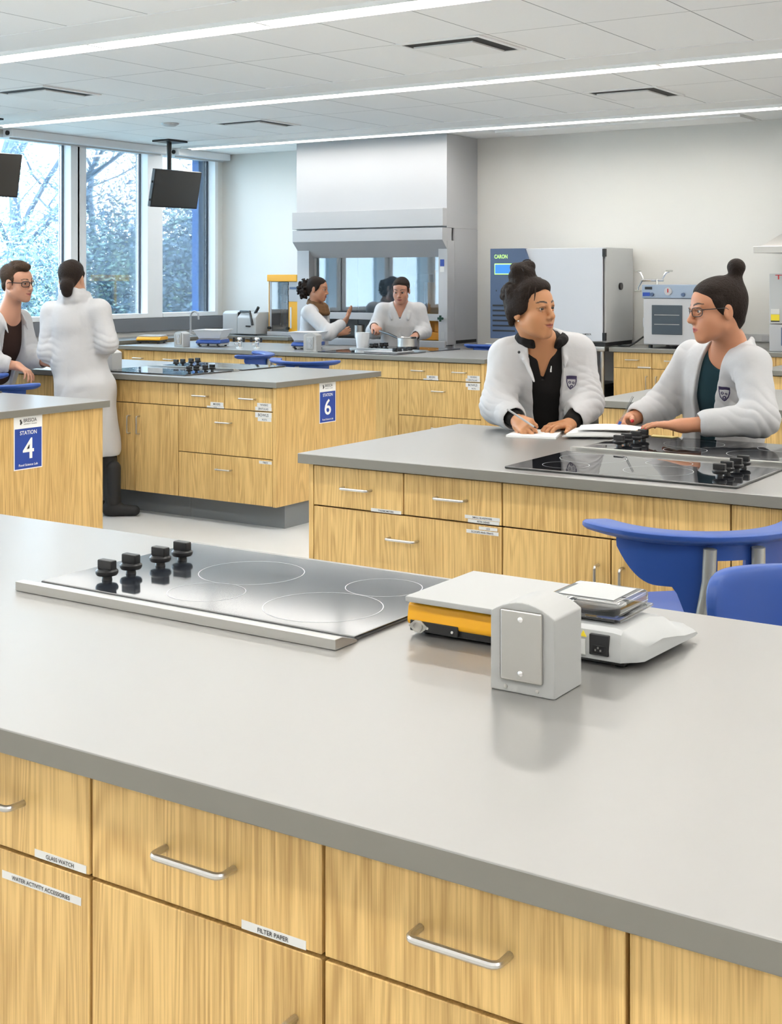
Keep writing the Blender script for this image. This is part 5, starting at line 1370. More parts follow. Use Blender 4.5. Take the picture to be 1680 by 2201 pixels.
# ---- woman with the high bun, writing
def cloth_mat(name, col): return mat(name, col, 0.85, spec=0.2)
QF = 0.0032
if True:
    b0 = facing(8); B = frame(b0); X, F = B[:, 0], B[:, 1]          # X points to the photo's left when she faces us
    d0 = 5.72
    hd = Head(J(1140, 664, 5.60), facing(43), 1.06, pitch=2, roll=-3, smile=0.8)
    nb = J(1163, 734, 5.68)
    sR, sL = J(1090, 768, 5.72), J(1238, 760, 5.74)
    eR, eL = J(1070, 872, 5.62), J(1258, 868, 5.68)
    wR, wL = J(1112, 905, 5.44), J(1222, 913, 5.50)
    hR, hL = J(1140, 917, 5.36), J(1180, 918, 5.43)
    ch, wa, hp = J(1166, 792, 5.76), J(1168, 880, 5.85), J(1168, 960, 5.92)
    ft = [np.array((hp[0] - 0.10, hp[1] + 0.02, 0)), np.array((hp[0] + 0.10, hp[1] + 0.04, 0))]
    lo = np.array((-3.0, 4.65, 0.0)); hi = np.array((-2.0, 5.65, 1.72))
    S = Solid(lo, hi, QF, 0.86, 0.012)
    hd.build(S); hd.neck(S, nb + np.array((0, 0, -0.02)))
    S.rc(sR, sL, 0.05, 0.05, 0.05, B=None); S.rc(ch, wa, 0.13, 0.115, 0.06, B=B, sc=(1, .66, 1)); S.rc(wa, hp, 0.115, 0.14, 0.06, B=B, sc=(1, .7, 1))
    S.rc(nb, ch, 0.06, 0.10, 0.05, B=B, sc=(1, .7, 1))
    for s_, e_, w_ in ((sR, eR, wR), (sL, eL, wL)): S.rc(s_, e_, 0.045, 0.04, 0.03); S.rc(e_, w_, 0.038, 0.0255, 0.02)
    legs(S, [hp + X * 0.08, hp - X * 0.08], ft, B=B)
    tipsR = hand(S, wR, J(1140, 920, 5.33), np.array((0.3, -0.2, -1)) + 0.9 * np.array(RT), -FW, 1.0, curl=((48, 55, 30), (55, 60, 35), (62, 65, 35), (66, 65, 35)), thumb=(0.8, 0.45, 0.35), tcurl=20)
    tipsL = hand(S, wL, J(1165, 917, 5.40), (0, 0, -1), -FW, 1.0, curl=((10, 22, 14), (12, 24, 14), (14, 26, 14), (16, 26, 14)), spread=0.12, thumb=(0.75, 0.6, 0.1), tcurl=12)
    SK = (0.50, 0.235, 0.11); LIP = (0.34, 0.09, 0.065); HC = (0.025, 0.015, 0.01)
    person = grown('person', S, SKIN, tone=lambda V: hd.tone(SK, LIP, HC, V))
    tag(person, 'woman with a curly high bun in a white lab coat over black fleece, writing', 'person')
    hd.eyes(person, (0.25, 1, 0.02))
    e_ = MB(); e_.ball(tuple(hd.w(-0.078, 0.002, -0.042)), 0.004, 0, 10, 8); e_.ball(tuple(hd.w(0.078, 0.002, -0.042)), 0.004, 0, 10, 8); e_.done('ear_studs', M['chrome'], person)
    # fleece with a stand-up collar, open at the throat
    S = Solid((-3.0, 4.75, 0.85), (-2.0, 5.65, 1.45), QF)
    S.rc(sR, sL, 0.058, 0.058, 0.05); S.rc(ch, wa, 0.145, 0.13, 0.06, B=B, sc=(1, .70, 1)); S.rc(wa, hp, 0.13, 0.15, 0.06, B=B, sc=(1, .72, 1)); S.rc(nb, ch, 0.072, 0.115, 0.05, B=B, sc=(1, .74, 1))
    for s_, e_, w_ in ((sR, eR, wR), (sL, eL, wL)): S.rc(s_, e_, 0.048, 0.044, 0.03); S.rc(e_, e_ + (w_ - e_) * 0.86, 0.044, 0.036, 0.02)
    ring = []
    for a in np.linspace(-140, 140, 15):
        c = nb + X * math.sin(R(a)) * 0.078 - F * (math.cos(R(a)) * 0.070 - 0.004) + np.array((0, 0, 0.052 - 0.036 * abs(a) / 140)); ring.append(c)
    S.poly([c + np.array((0, 0, -0.03)) for c in ring], 0.014, 0.012)
    S.poly([nb + (c - nb) * np.array((1.22, 1.22, 1)) + np.array((0, 0, -0.014)) for c in ring], 0.014, 0.02)
    S.cut(wedge(nb, B, nb[2] + 0.06, nb[2] - 0.16, 0.062, 0.004, y0=0.012), 0.005)
    fl = grown('fleece', S, cloth_mat('black_fleece', (0.011, 0.010, 0.010)), person)
    zp = MB(); zc = S.hit(1184, 792, 5.3, 5.8); zp.X = Matrix.Translation(zc); zp.box(-0.004, 0.004, -0.004, 0.004, -0.016, 0.012, bev=0.0015); zp.done('zip_pull', M['chrome'], fl)
    S = Solid((-2.75, 4.85, 1.0), (-2.2, 5.5, 1.40), QF); S.rc(nb, ch, 0.0685, 0.1115, 0.03, B=B, sc=(1, .73, 1)); S.cut(lambda x, y, z: nb[2] - 0.118 - z + 0 * x + 0 * y, 0.004)
    grown('undershirt', S, cloth_mat('lilac_cotton', (0.42, 0.40, 0.68)), person)
    # coat
    S = Solid((-3.05, 4.7, 0.40), (-1.95, 5.75, 1.46), QF, 0.88, 0.012)
    S.rc(sR, sL, 0.072, 0.072, 0.06); S.rc(nb + np.array((0, 0, -0.03)), ch, 0.085, 0.14, 0.05, B=B, sc=(1, .76, 1)); S.rc(ch, wa, 0.175, 0.172, 0.06, B=B, sc=(1, .74, 1)); S.rc(wa, hp, 0.172, 0.19, 0.06, B=B, sc=(1, .76, 1))
    S.rc(hp, hp + np.array((0, 0, -0.34)), 0.19, 0.22, 0.05, B=B, sc=(1, .78, 1))
    for s_, e_, w_ in ((sR, eR, wR), (sL, eL, wL)):
        S.rc(s_, e_, 0.078, 0.072, 0.04); S.rc(e_, e_ + (w_ - e_) * 0.70, 0.072, 0.060, 0.03)
    for s_ in (-1, 1): S.poly([nb + X * s_ * 0.03 - F * 0.07 + np.array((0, 0, 0.0)), nb + X * s_ * 0.085 - F * 0.01 + np.array((0, 0, -0.022)), nb + X * s_ * 0.085 + F * 0.06 + np.array((0, 0, -0.075)), nb + X * s_ * 0.058 + F * 0.105 + np.array((0, 0, -0.16))], [0.010, 0.011, 0.012, 0.007], 0.012)
    S.cut(lambda x, y, z: np.maximum(np.sqrt((x - nb[0]) ** 2 + (y - nb[1]) ** 2) - 0.076, nb[2] - 0.06 - z), 0.012)
    S.cut(wedge(nb, B, nb[2] + 0.02, 0.5, 0.075, 0.034, y0=0.0, lean=-0.16, shift_top=0.0, shift_bot=-0.075), 0.008)
    for e_, w_ in ((eR, wR), (eL, wL)):      # hollow cuffs
        S.rc(e_ + (w_ - e_) * 0.72, e_ + (w_ - e_) * 1.1, 0.044, 0.046, 0.008, 's')
    S.ripple(folds(0.006, 1, extra=[(eR, 0.10, (0.4, 0.3, 0.9), 95, -0.007), (eL, 0.11, (-0.4, 0.3, 0.9), 95, -0.008), (eL + np.array((0, 0, 0.07)), 0.07, (0.5, 0, 1), 100, -0.006), (ch + X * 0.15, 0.08, (1, 0, .35), 80, -0.005)]))
    co = grown('lab_coat', S, COAT, person)
    crest(S, 1228, 823, 5.3, 5.8, 0.062, co)
    for bx_, by_, r_ in ((1101, 883, 0.0075), (1115, 757, 0.006)):
        b_ = MB(); b_.ball(tuple(S.hit(bx_, by_, 5.2, 5.9)), r_, 0, 10, 8); b_.done('coat_button', M['blackmatte'], co)
    # trousers and shoes
    S = Solid((-2.95, 4.9, 0.0), (-2.0, 5.75, 0.95), 0.008); S.rc(hp + np.array((0, 0, 0.02)), hp + np.array((0, 0, -0.06)), 0.15, 0.15, 0.05, B=B, sc=(1, .72, 1)); legs(S, [hp + X * 0.08, hp - X * 0.08], ft, (0.096, 0.066, 0.055), B)
    grown('trousers', S, M['blackmatte'], person); shoes(ft, F, person)
    # hair
    S = Solid(hd.p - 0.2, hd.p + 0.27, 0.003); H_ = hd
    H_.ell(S, (0, -0.022, 0.048), (0.084, 0.098, 0.082)); H_.ell(S, (0, 0.03, 0.085), (0.066, 0.055, 0.036), k=0.03)
    for q in (-1, 1):
        H_.ell(S, (q * 0.070, -0.012, 0.030), (0.024, 0.05, 0.055), k=0.02); H_.rc(S, (q * 0.068, -0.04, -0.01), (q * 0.058, -0.055, -0.055), 0.026, 0.012, k=0.02)
        H_.rc(S, (q * 0.066, 0.030, 0.045), (q * 0.071, 0.030, 0.0), 0.010, 0.005, k=0.012)
    H_.ell(S, (0, -0.075, -0.01), (0.055, 0.04, 0.06), k=0.03)
    S.cut(lambda x, y, z: (lambda L: np.sqrt((L[0] / 0.062) ** 2 + ((L[1] - 0.10) / 0.075) ** 2 + ((L[2] + 0.02) / 0.098) ** 2) * 0.06 - 0.06)([((x - H_.p[0]) * H_.B[0, i] + (y - H_.p[1]) * H_.B[1, i] + (z - H_.p[2]) * H_.B[2, i]) / H_.k for i in range(3)]), 0.010)
    rr = random.Random(5)
    for k in range(16):
        a = k * 2.4; H_.ell(S, (0.004 + 0.034 * math.cos(a) * (0.5 + 0.5 * rr.random()), -0.03 + 0.034 * math.sin(a), 0.150 + 0.022 * rr.uniform(-1, 1)), (0.021, 0.021, 0.019), k=0.008)
    H_.ell(S, (0, -0.03, 0.145), (0.036, 0.038, 0.036), k=0.02); H_.rc(S, (0, -0.03, 0.10), (0, -0.03, 0.14), 0.045, 0.034, k=0.03)
    for k in range(130):
        th = rr.uniform(0.2, 1.5); ph = rr.uniform(2.2, 7.2); 
        c = (0.087 * math.sin(th) * math.cos(ph), -0.022 + 0.098 * math.sin(th) * math.sin(ph), 0.045 + 0.084 * math.cos(th))
        if c[1] > 0.045 and c[2] < 0.075: continue
        q_ = rr.uniform(0.007, 0.013); H_.ell(S, c, (q_, q_, q_ * 1.2), k=0.006)
    S.ripple(folds(0.006, 3))
    hr = grown('hair', S, HAIR, person, smooth=1)
    st = MB()
    for (a, b, c, d) in (((0.03, -0.01, 0.165), (0.05, 0.02, 0.152), (0.085, 0.05, 0.142), (0.105, 0.07, 0.168)), ((0.02, 0.05, 0.10), (0.05, 0.075, 0.09), (0.065, 0.085, 0.06), (0.070, 0.082, 0.035)), ((0.01, -0.02, 0.18), (0.0, -0.03, 0.195), (-0.02, -0.02, 0.20), (-0.03, -0.01, 0.192)),
                         ((0.03, 0.04, 0.11), (0.065, 0.06, 0.095), (0.078, 0.06, 0.06), (0.074, 0.055, 0.03)), ((0.045, 0.03, 0.10), (0.08, 0.04, 0.075), (0.086, 0.035, 0.045), (0.08, 0.03, 0.02))):
        P4 = [np.array(hd.w(*q)) for q in (a, b, c, d)]
        pts = []
        for t in np.linspace(0, 1, 9):
            pts.append(Vector(((1 - t) ** 3) * P4[0] + 3 * t * (1 - t) ** 2 * P4[1] + 3 * t * t * (1 - t) * P4[2] + t ** 3 * P4[3]))
        st.tube(pts, [0.0055 * (1 - 0.75 * i / 8) if a[2] < 0.15 else 0.0022 for i in range(9)], 6)
    st.done('loose_strand', HAIR, hr)
    # pen held in her right hand: a thing of its own
    a = J(1153, 921, 5.32); dirp = J(1106, 890, 5.34) - a; dirp /= np.linalg.norm(dirp)
    t = thing('pen', 'white pen in the right hand of the woman with the high bun', 'pen', tuple(a))
    m = MB(); m.tube([Vector(a + dirp * 0.012), Vector(a + dirp * 0.14)], 0.0042, 10); m.done('pen_barrel', M['white'], t)
    m = MB(); m.cyl(Vector(a), Vector(a + dirp * 0.012), 0.001, 0.004, 10); m.done('pen_tip', M['black'], t)
def coated(label, hd, B, nb, sR, sL, eR, eL, wR, wL, ch, wa, hp, ft, hands, h, skin, lip, hc, inner, open_, seed, hem=0.36, sleeve=0.80, g=1.0, creases=(), eyes=None, collar=True, nail=None, high=0.0, leg_col=None, shoe_dir=False):
    """a person in a long white coat; hands = list of argument tuples for hand()"""
    X, F = B[:, 0], B[:, 1]; pts = np.array([nb, sR, sL, eR, eL, wR, wL, ch, wa, hp, *ft, hd.p + np.array((0, 0, .14))] + [q[1] for q in hands])
    lo = pts.min(0) - 0.17; hi = pts.max(0) + 0.17; lo[2] = 0; zf = min(hp[2] - 0.05, wR[2] - 0.12, wL[2] - 0.12)
    S = Solid(lo, hi, h, zf, 3 * h); hd.build(S); hd.neck(S, nb + np.array((0, 0, -0.02)), 0.054 if hd.man else 0.049, 0.060 if hd.man else 0.055)
    S.rc(sR, sL, 0.048 * g, 0.048 * g, 0.05); S.rc(nb, ch, 0.058 * g, 0.10 * g, 0.05, B=B, sc=(1, .7, 1)); S.rc(ch, wa, 0.125 * g, 0.11 * g, 0.06, B=B, sc=(1, .66, 1)); S.rc(wa, hp, 0.11 * g, 0.135 * g, 0.06, B=B, sc=(1, .7, 1))
    for s_, e_, w_ in ((sR, eR, wR), (sL, eL, wL)): S.rc(s_, e_, 0.045 * g, 0.041 * g, 0.03); S.rc(e_, w_, 0.040 * g, 0.0265 * g, 0.02)
    hips = [hp + X * 0.085, hp - X * 0.085]; legs(S, hips, ft, B=B)
    tips = [hand(S, *a[:4], **a[4]) for a in hands]
    def tone(V):
        c = hd.tone(skin, lip, hc, V)
        if nail:
            for tt in tips:
                for p, d in tt: c[np.linalg.norm(V - (p + d * 0.004), axis=1) < 0.0085] = nail
        return c
    person = grown('person', S, SKIN, tone=tone); tag(person, label, 'person')
    if eyes is not None: hd.eyes(person, eyes)
    # inner garment
    S = Solid(np.minimum(lo, lo), hi, h, zf, 3 * h)
    S.rc(sR, sL, 0.054 * g, 0.054 * g, 0.05); S.rc(nb + np.array((0, 0, -0.03)), ch, 0.062 * g, 0.112 * g, 0.05, B=B, sc=(1, .72, 1)); S.rc(ch, wa, 0.138 * g, 0.124 * g, 0.06, B=B, sc=(1, .69, 1)); S.rc(wa, hp, 0.124 * g, 0.146 * g, 0.06, B=B, sc=(1, .71, 1))
    nr = inner[2]
    S.cut(lambda x, y, z: np.sqrt((x - nb[0] - F[0] * .035) ** 2 + (y - nb[1] - F[1] * .035) ** 2 + ((z - nb[2] - 0.005) * 0.8) ** 2) - nr, 0.006)
    if inner[0] == 'jumper':
        S.poly([nb + X * math.sin(R(a)) * 0.062 - F * (math.cos(R(a)) * 0.056) + np.array((0, 0, -0.004 - 0.010 * math.cos(R(a)))) for a in range(-180, 181, 24)], 0.012, 0.01)
    grown(inner[0], S, inner[1], person)
    # coat
    S = Solid(lo - 0.04, hi + 0.04, h, zf, 3 * h)
    S.rc(sR, sL, 0.068 * g, 0.068 * g, 0.06); S.rc(nb + np.array((0, 0, -0.03)), ch, 0.078 * g, 0.135 * g, 0.05, B=B, sc=(1, .76, 1)); S.rc(ch, wa, 0.165 * g, 0.160 * g, 0.06, B=B, sc=(1, .74, 1)); S.rc(wa, hp, 0.160 * g, 0.182 * g, 0.06, B=B, sc=(1, .76, 1))
    S.rc(hp, hp + np.array((0, 0, -hem)), 0.182 * g, 0.232 * g, 0.05, B=B, sc=(1, .80, .5))
    for s_, e_, w_ in ((sR, eR, wR), (sL, eL, wL)):
        S.rc(s_, e_, 0.073 * g, 0.066 * g, 0.035); S.rc(e_, e_ + (w_ - e_) * (sleeve - 0.12), 0.066 * g, 0.053 * g, 0.03)
    if collar:
        for s_ in (-1, 1):
            S.poly([nb - F * 0.078 + np.array((0, 0, 0.020)), nb - F * 0.062 + X * s_ * 0.052 + np.array((0, 0, 0.014)), nb + X * s_ * 0.084 - F * 0.005 + np.array((0, 0, -0.006)), nb + X * s_ * 0.086 + F * 0.060 + np.array((0, 0, -0.07)), nb + X * s_ * 0.078 + F * 0.092 + np.array((0, 0, -0.13))], [0.016, 0.016, 0.015, 0.013, 0.008], 0.016)
            for dz in (-0.012, -0.040): S.poly([nb - F * 0.082 + np.array((0, 0, dz)), nb - F * 0.064 + X * s_ * 0.056 + np.array((0, 0, dz - 0.004)), nb + X * s_ * 0.088 - F * 0.005 + np.array((0, 0, dz - 0.02))], 0.019, 0.02)
    S.cut(lambda x, y, z: np.maximum(np.sqrt((x - nb[0]) ** 2 + (y - nb[1]) ** 2) - 0.066 * g, nb[2] - 0.05 - z), 0.012)
    if open_: S.cut(wedge(nb, B, nb[2] + 0.01, *open_), 0.008)
    for e_, w_ in ((eR, wR), (eL, wL)): S.rc(e_ + (w_ - e_) * (sleeve - 0.08), e_ + (w_ - e_) * (sleeve + 0.3), 0.036 * g, 0.040 * g, 0.006, 's')
    S.cut(lambda x, y, z: z - (hp[2] - hem - 0.03) + 0 * x + 0 * y, 0.006)
    ex = [(e_, 0.10, tuple((w_ - e_) / np.linalg.norm(w_ - e_) * 0.6 + (e_ - s_) / np.linalg.norm(e_ - s_) * 0.6), 90, -0.007) for s_, e_, w_ in ((sR, eR, wR), (sL, eL, wL))]
    S.ripple(folds(0.0055, seed, ex + list(creases)))
    co = grown('lab_coat', S, COAT, person)
    S2 = Solid(np.minimum(lo, lo), np.array((hi[0], hi[1], hp[2] + 0.1)), max(0.007, h)); S2.rc(hp + np.array((0, 0, 0.02)), hp + np.array((0, 0, -0.06)), 0.145 * g, 0.145 * g, 0.05, B=B, sc=(1, .72, 1)); legs(S2, hips, ft, (0.095, 0.063, 0.052), B)
    grown('trousers', S2, leg_col or M['blackmatte'], person); shoes(ft, F if not shoe_dir else np.array(RT), person, high=high)
    return person, co, S, tips
def face_cut(H_, c=(0, 0.10, -0.02), r=(0.062, 0.075, 0.098)):
    return lambda x, y, z: (lambda L: np.sqrt(((L[0] - c[0]) / r[0]) ** 2 + ((L[1] - c[1]) / r[1]) ** 2 + ((L[2] - c[2]) / r[2]) ** 2) * 0.06 - 0.06)([((x - H_.p[0]) * H_.B[0, i] + (y - H_.p[1]) * H_.B[1, i] + (z - H_.p[2]) * H_.B[2, i]) / H_.k for i in range(3)])
def cap_hair(H_, S, r=(0.078, 0.097, 0.083), low=True):
    H_.ell(S, (0, -0.020, 0.041), r); H_.ell(S, (0, 0.028, 0.070), (0.060, 0.052, 0.034), k=0.03)
    if low:
        H_.ell(S, (0, -0.062, -0.012), (0.056, 0.042, 0.062), k=0.03)
        for q in (-1, 1): H_.rc(S, (q * 0.067, 0.022, 0.035), (q * 0.068, 0.004, -0.012), 0.013, 0.007, k=0.015)

# ---- woman with glasses, seen from her left side
B = frame(facing(-48)); X, F = B[:, 0], B[:, 1]
hd = Head(J(1541, 666, 5.22), facing(-80), 1.06, pitch=-4, roll=-2)
hp = J(1545, 985, 5.62)
pR, pL = J(1352, 902, 5.50), J(1466, 915, 5.10)
wo, co, S, tips = coated('woman with glasses and a small top bun, white lab coat, leaning over the binder', hd, B, J(1568, 740, 5.30), J(1488, 772, 5.52), J(1614, 784, 5.18), J(1424, 868, 5.62), J(1634, 900, 5.06), pR, pL,
    J(1556, 820, 5.40), J(1556, 905, 5.52), hp, [np.array((hp[0] - .12, hp[1] + .03, 0)), np.array((hp[0] + .10, hp[1] + .06, 0))],
    [(pR, J(1318, 916, 5.40), np.array((0, 0, -0.6)) + np.array(RT) * .5 - np.array(FW) * .4, FW * -1, dict(curl=((42, 50, 25), (50, 55, 30), (55, 60, 30), (58, 60, 30)), thumb=(.8, .5, .3), tcurl=20)),
     (pL, J(1380, 909, 5.19), (0, 0, -1), np.array(FW), dict(curl=((4, 8, 6), (5, 10, 8), (8, 12, 8), (10, 14, 8)), spread=0.10, thumb=(.8, .5, .1), tcurl=8))],
    QF, (0.52, 0.235, 0.13), (0.42, 0.09, 0.08), (0.03, 0.02, 0.015), ('top', cloth_mat('dark_teal_top', (0.012, 0.035, 0.045)), 0.085), (0.45, 0.064, 0.030, 0.0, -0.13, 0.012, 0.31), 11,
    eyes=(0.0, 1, 0), nail=(0.55, 0.02, 0.03), creases=[(J(1585, 880, 5.25), 0.10, (0.3, 0.3, 1), 80, -0.007)])
crest(S, 1556, 846, 4.9, 5.6, 0.062, co); hd.glasses(wo)
H_ = hd; S = Solid(hd.p - 0.18, hd.p + 0.27, 0.003); cap_hair(H_, S, (0.080, 0.099, 0.086))
H_.rc(S, (0, -0.07, 0.09), (0, -0.085, 0.125), 0.030, 0.024, k=0.03); H_.ell(S, (0, -0.088, 0.152), (0.036, 0.034, 0.034), k=0.01)
H_.rc(S, (0, -0.075, -0.05), (0, -0.07, -0.085), 0.022, 0.006, k=0.02)
S.cut(face_cut(H_, (0, 0.100, -0.025), (0.078, 0.080, 0.094)), 0.010); S.ripple(folds(0.004, 4)); grown('hair', S, HAIR, wo)
m = MB(); q = tips[1][1][0] - (tips[1][1][0] - pL) * 0.30 + np.array((0, 0, 0.004))
dv = tips[1][1][0] - pL; dv /= np.linalg.norm(dv); m.X = Matrix.Translation(q) @ Vector((0, 0, 1)).rotation_difference(Vector(dv)).to_matrix().to_4x4()
m.tube([(0.0105 * math.cos(a / 16 * 6.2832), 0.0105 * math.sin(a / 16 * 6.2832), 0) for a in range(17)], 0.0016, 6, cap=False); m.done('finger_ring', M['chrome'], wo)
a = J(1326, 920, 5.36); b = J(1352, 868, 5.34)
t = thing('pen', 'blue tipped pen in the right hand of the woman with glasses', 'pen', tuple(a)); dv = (b - a) / np.linalg.norm(b - a)
m = MB(); m.tube([Vector(a + dv * 0.03), Vector(a + dv * 0.145)], 0.0042, 10); m.done('pen_barrel', M['clear'], t)
m = MB(); m.tube([Vector(a), Vector(a + dv * 0.008), Vector(a + dv * 0.03)], [0.002, 0.0055, 0.006], 10); m.done('pen_grip', M['blue_plastic'], t)

# ---- woman seen from behind
HQ = 0.0048
B = frame(facing(-165)); X, F = B[:, 0], B[:, 1]
hd = Head(J(154, 599, 8.72), facing(176), 1.0, pitch=-4)
hp = J(184, 830, 8.72); gx = np.array(RT)
wo, co, S, tips = coated('woman seen from behind with a low dark bun, in a long white lab coat', hd, B, J(160, 630, 8.72), J(214, 668, 8.70), J(112, 672, 8.74), J(230, 738, 8.66), J(104, 756, 8.70), J(206, 768, 8.94), J(130, 780, 8.96),
    J(163, 700, 8.72), J(166, 770, 8.72), hp, [np.array((hp[0], hp[1], 0)) + gx * 0.19 - np.array(FW) * .05, np.array((hp[0], hp[1], 0)) - gx * 0.02 + np.array(FW) * 0.12],
    [(J(206, 768, 8.90), J(180, 772, 8.98), (0, 0, -1), UP, dict(curl=((30, 35, 20),) * 4)), (J(130, 780, 8.96), J(150, 780, 9.02), (0, 0, -1), UP, dict(curl=((12, 18, 10),) * 4))],
    HQ, (0.50, 0.27, 0.17), (0.40, 0.12, 0.10), (0.03, 0.02, 0.015), ('shirt', M['blackmatte'], 0.085), None, 21, hem=0.42, sleeve=0.98, collar=True, high=0.22, shoe_dir=True)
H_ = hd; S = Solid(hd.p - 0.2, hd.p + 0.2, 0.004); cap_hair(H_, S, (0.080, 0.098, 0.084)); H_.ell(S, (0.0, -0.102, -0.055), (0.046, 0.038, 0.050), k=0.02); H_.ell(S, (0.0, -0.095, -0.098), (0.034, 0.028, 0.03), k=0.02)
S.cut(face_cut(H_), 0.010); S.ripple(folds(0.005, 5)); grown('hair', S, HAIR, wo)

# ---- young man leaning on the counter
B = frame(facing(55)); X, F = B[:, 0], B[:, 1]
hd = Head(J(37, 607, 8.95), facing(66), 1.08, pitch=-4, roll=-4, man=True, smile=1.0)
hp = J(-40, 865, 9.15)
p1, p2 = J(38, 787, 8.78), J(112, 781, 8.95)
wo, co, S, tips = coated('young man with glasses leaning on the counter in an open white lab coat', hd, B, J(20, 672, 9.0), J(-28, 700, 8.85), J(42, 690, 9.15), J(-20, 778, 8.72), J(66, 768, 9.10), p1, p2,
    J(8, 730, 9.05), J(-18, 800, 9.12), hp, [np.array((hp[0], hp[1], 0)) - gx * 0.15, np.array((hp[0], hp[1], 0)) + gx * 0.12 - np.array(FW) * .1],
    [(p1, J(72, 806, 8.72), np.array((0, 0, -1)) - np.array(RT) * .2, np.array(FW), dict(curl=((22, 28, 15), (26, 32, 18), (30, 34, 18), (34, 36, 18)), spread=0.08)),
     (p2, J(145, 784, 8.92), (0, 0, -1), np.array(FW), dict(curl=((25, 30, 15),) * 4))],
    HQ, (0.56, 0.29, 0.19), (0.42, 0.12, 0.10), (0.05, 0.03, 0.02), ('shirt', cloth_mat('dark_brown_shirt', (0.035, 0.018, 0.014)), 0.075), (0.45, 0.082, 0.075, 0.0, -0.1), 31, sleeve=0.62, g=1.08, eyes=(0.1, 1, 0))
hd.glasses(wo, 0.0026, 0.025, 0.017)
H_ = hd; S = Solid(hd.p - 0.2, hd.p + 0.2, 0.004); H_.ell(S, (0, -0.022, 0.042), (0.079, 0.096, 0.084)); H_.ell(S, (0, -0.070, -0.02), (0.055, 0.032, 0.05), k=0.02)
for q in (-1, 1): H_.rc(S, (q * 0.069, 0.022, 0.03), (q * 0.070, 0.018, -0.012), 0.009, 0.005, k=0.012)
H_.ell(S, (0.0, 0.035, 0.105), (0.060, 0.050, 0.026), k=0.03); H_.ell(S, (0.015, 0.072, 0.098), (0.036, 0.022, 0.022), k=0.025); H_.ell(S, (0, 0, 0.118), (0.05, 0.05, 0.022), k=0.02)
for q in (-1, 1): S.ell(H_.w(q * 0.078, -0.008, -0.012), np.array((0.02, 0.026, 0.034)) * H_.k, H_.B, 0.006, 's')
S.cut(face_cut(H_, (0, 0.105, -0.03), (0.070, 0.080, 0.100)), 0.010); S.ripple(folds(0.008, 6)); grown('hair', S, HAIRM, wo)

# ---- woman with the curly ponytail at the hood
B = frame(facing(62)); X, F = B[:, 0], B[:, 1]
hd = Head(J(682, 621, 12.75), facing(72), 0.98, pitch=-6)
hp = J(676, 800, 12.85)
p1, p2 = J(741, 691, 12.55), J(728, 716, 12.95)
wo, co, S, tips = coated('woman with a big curly ponytail and brown scarf raising one hand before the fume hood', hd, B, J(679, 660, 12.80), J(664, 672, 12.62), J(692, 668, 13.0), J(706, 716, 12.45), J(696, 716, 13.02), p1, p2,
    J(676, 690, 12.82), J(673, 735, 12.85), hp, [np.array((hp[0], hp[1], 0)) - gx * 0.08, np.array((hp[0], hp[1], 0)) + gx * 0.1],
    [(p1, J(757, 664, 12.50), np.array(FW) * -0.2 + np.array((0, 0, 1)) - np.array(RT) * .6, np.array(FW) - np.array(RT) * .5, dict(curl=((8, 12, 8), (10, 14, 8), (14, 18, 10), (18, 20, 10)), spread=0.16, thumb=(.6, .8, .2))),
     (p2, J(750, 710, 12.98), np.array(FW), UP, dict(curl=((30, 35, 20),) * 4))],
    HQ, (0.46, 0.22, 0.13), (0.34, 0.08, 0.07), (0.03, 0.02, 0.015), ('jumper', cloth_mat('brown_jumper', (0.06, 0.03, 0.018)), 0.06), None, 41, sleeve=0.86, g=0.98, eyes=(0, 1, -.1))
H_ = hd; S = Solid(hd.p - 0.30, hd.p + 0.24, 0.0048); cap_hair(H_, S); rr = random.Random(9)
H_.ell(S, (0, -0.130, 0.01), (0.055, 0.052, 0.066), k=0.02); H_.ell(S, (0, -0.145, -0.045), (0.045, 0.04, 0.045), k=0.02)
for k in range(170):
    a_, b_ = rr.uniform(0, 6.283), rr.uniform(-1, 1); q_ = math.sqrt(1 - b_ * b_); v_ = rr.uniform(0.85, 1.2)
    H_.ell(S, (0.062 * v_ * q_ * math.cos(a_), -0.138 + 0.060 * v_ * q_ * math.sin(a_), -0.010 + 0.085 * v_ * b_), (0.011, 0.011, 0.012), k=0.008)
S.cut(face_cut(H_), 0.010); S.ripple(folds(0.009, 7)); grown('hair', S, HAIR, wo)
nb = J(679, 656, 12.80); S = Solid(nb - 0.22, nb + 0.22, 0.0045); 
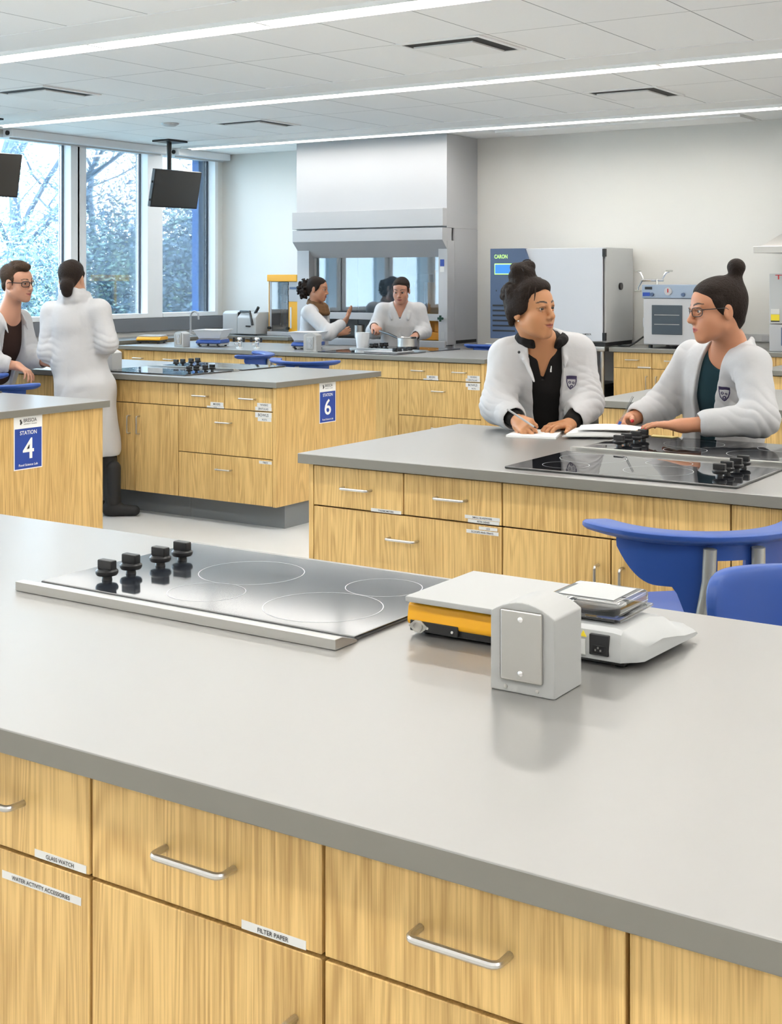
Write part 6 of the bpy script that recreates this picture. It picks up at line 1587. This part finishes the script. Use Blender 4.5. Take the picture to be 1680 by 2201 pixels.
for z_, r_ in ((-0.045, 0.088), (-0.015, 0.082), (0.012, 0.074)):
    S.poly([nb + X * math.sin(R(a)) * r_ + F * (math.cos(R(a)) * r_ * 1.05 + 0.02) + np.array((0, 0, z_ - 0.03 * math.cos(R(a)))) for a in range(0, 361, 24)], 0.023, 0.012)
S.ripple(folds(0.006, 8)); grown('scarf', S, cloth_mat('brown_scarf', (0.16, 0.085, 0.04)), wo)

# ---- woman stirring the pan at the hood
B = frame(facing(-6)); X, F = B[:, 0], B[:, 1]
hd = Head(J(862, 624, 12.25), facing(-14), 0.99, pitch=-14)
hp = J(858, 800, 12.45)
p1, p2 = J(804, 702, 12.10), J(892, 722, 12.15)
wo, co, S, tips = coated('woman with dark hair tied back holding the pan handle before the fume hood', hd, B, J(861, 655, 12.33), J(823, 668, 12.35), J(899, 668, 12.35), J(803, 712, 12.28), J(911, 712, 12.32), p1, p2,
    J(860, 690, 12.36), J(859, 735, 12.4), hp, [np.array((hp[0], hp[1], 0)) - gx * 0.1, np.array((hp[0], hp[1], 0)) + gx * 0.1],
    [(p1, J(820, 711, 11.95), (0, 0, -1), -np.array(FW), dict(curl=((50, 60, 35), (55, 62, 35), (58, 65, 35), (60, 65, 35)), thumb=(.8, .45, .3), tcurl=20)),
     (p2, J(884, 728, 12.05), np.array((0, 0, -1)), np.array(RT) * -1, dict(curl=((25, 30, 18),) * 4))],
    HQ, (0.50, 0.25, 0.17), (0.32, 0.08, 0.08), (0.03, 0.02, 0.015), ('blouse', cloth_mat('grey_blouse', (0.16, 0.17, 0.22)), 0.10), (1.17, 0.058, 0.004, 0.0, -0.1), 51, sleeve=0.92, g=1.0, eyes=(0.05, 1, -0.25))
H_ = hd; S = Solid(hd.p - 0.18, hd.p + 0.2, 0.004); cap_hair(H_, S, (0.0765, 0.096, 0.082)); S.cut(face_cut(H_, (0, 0.105, -0.024), (0.060, 0.085, 0.094)), 0.010); S.ripple(folds(0.003, 9)); grown('hair', S, HAIR, wo)
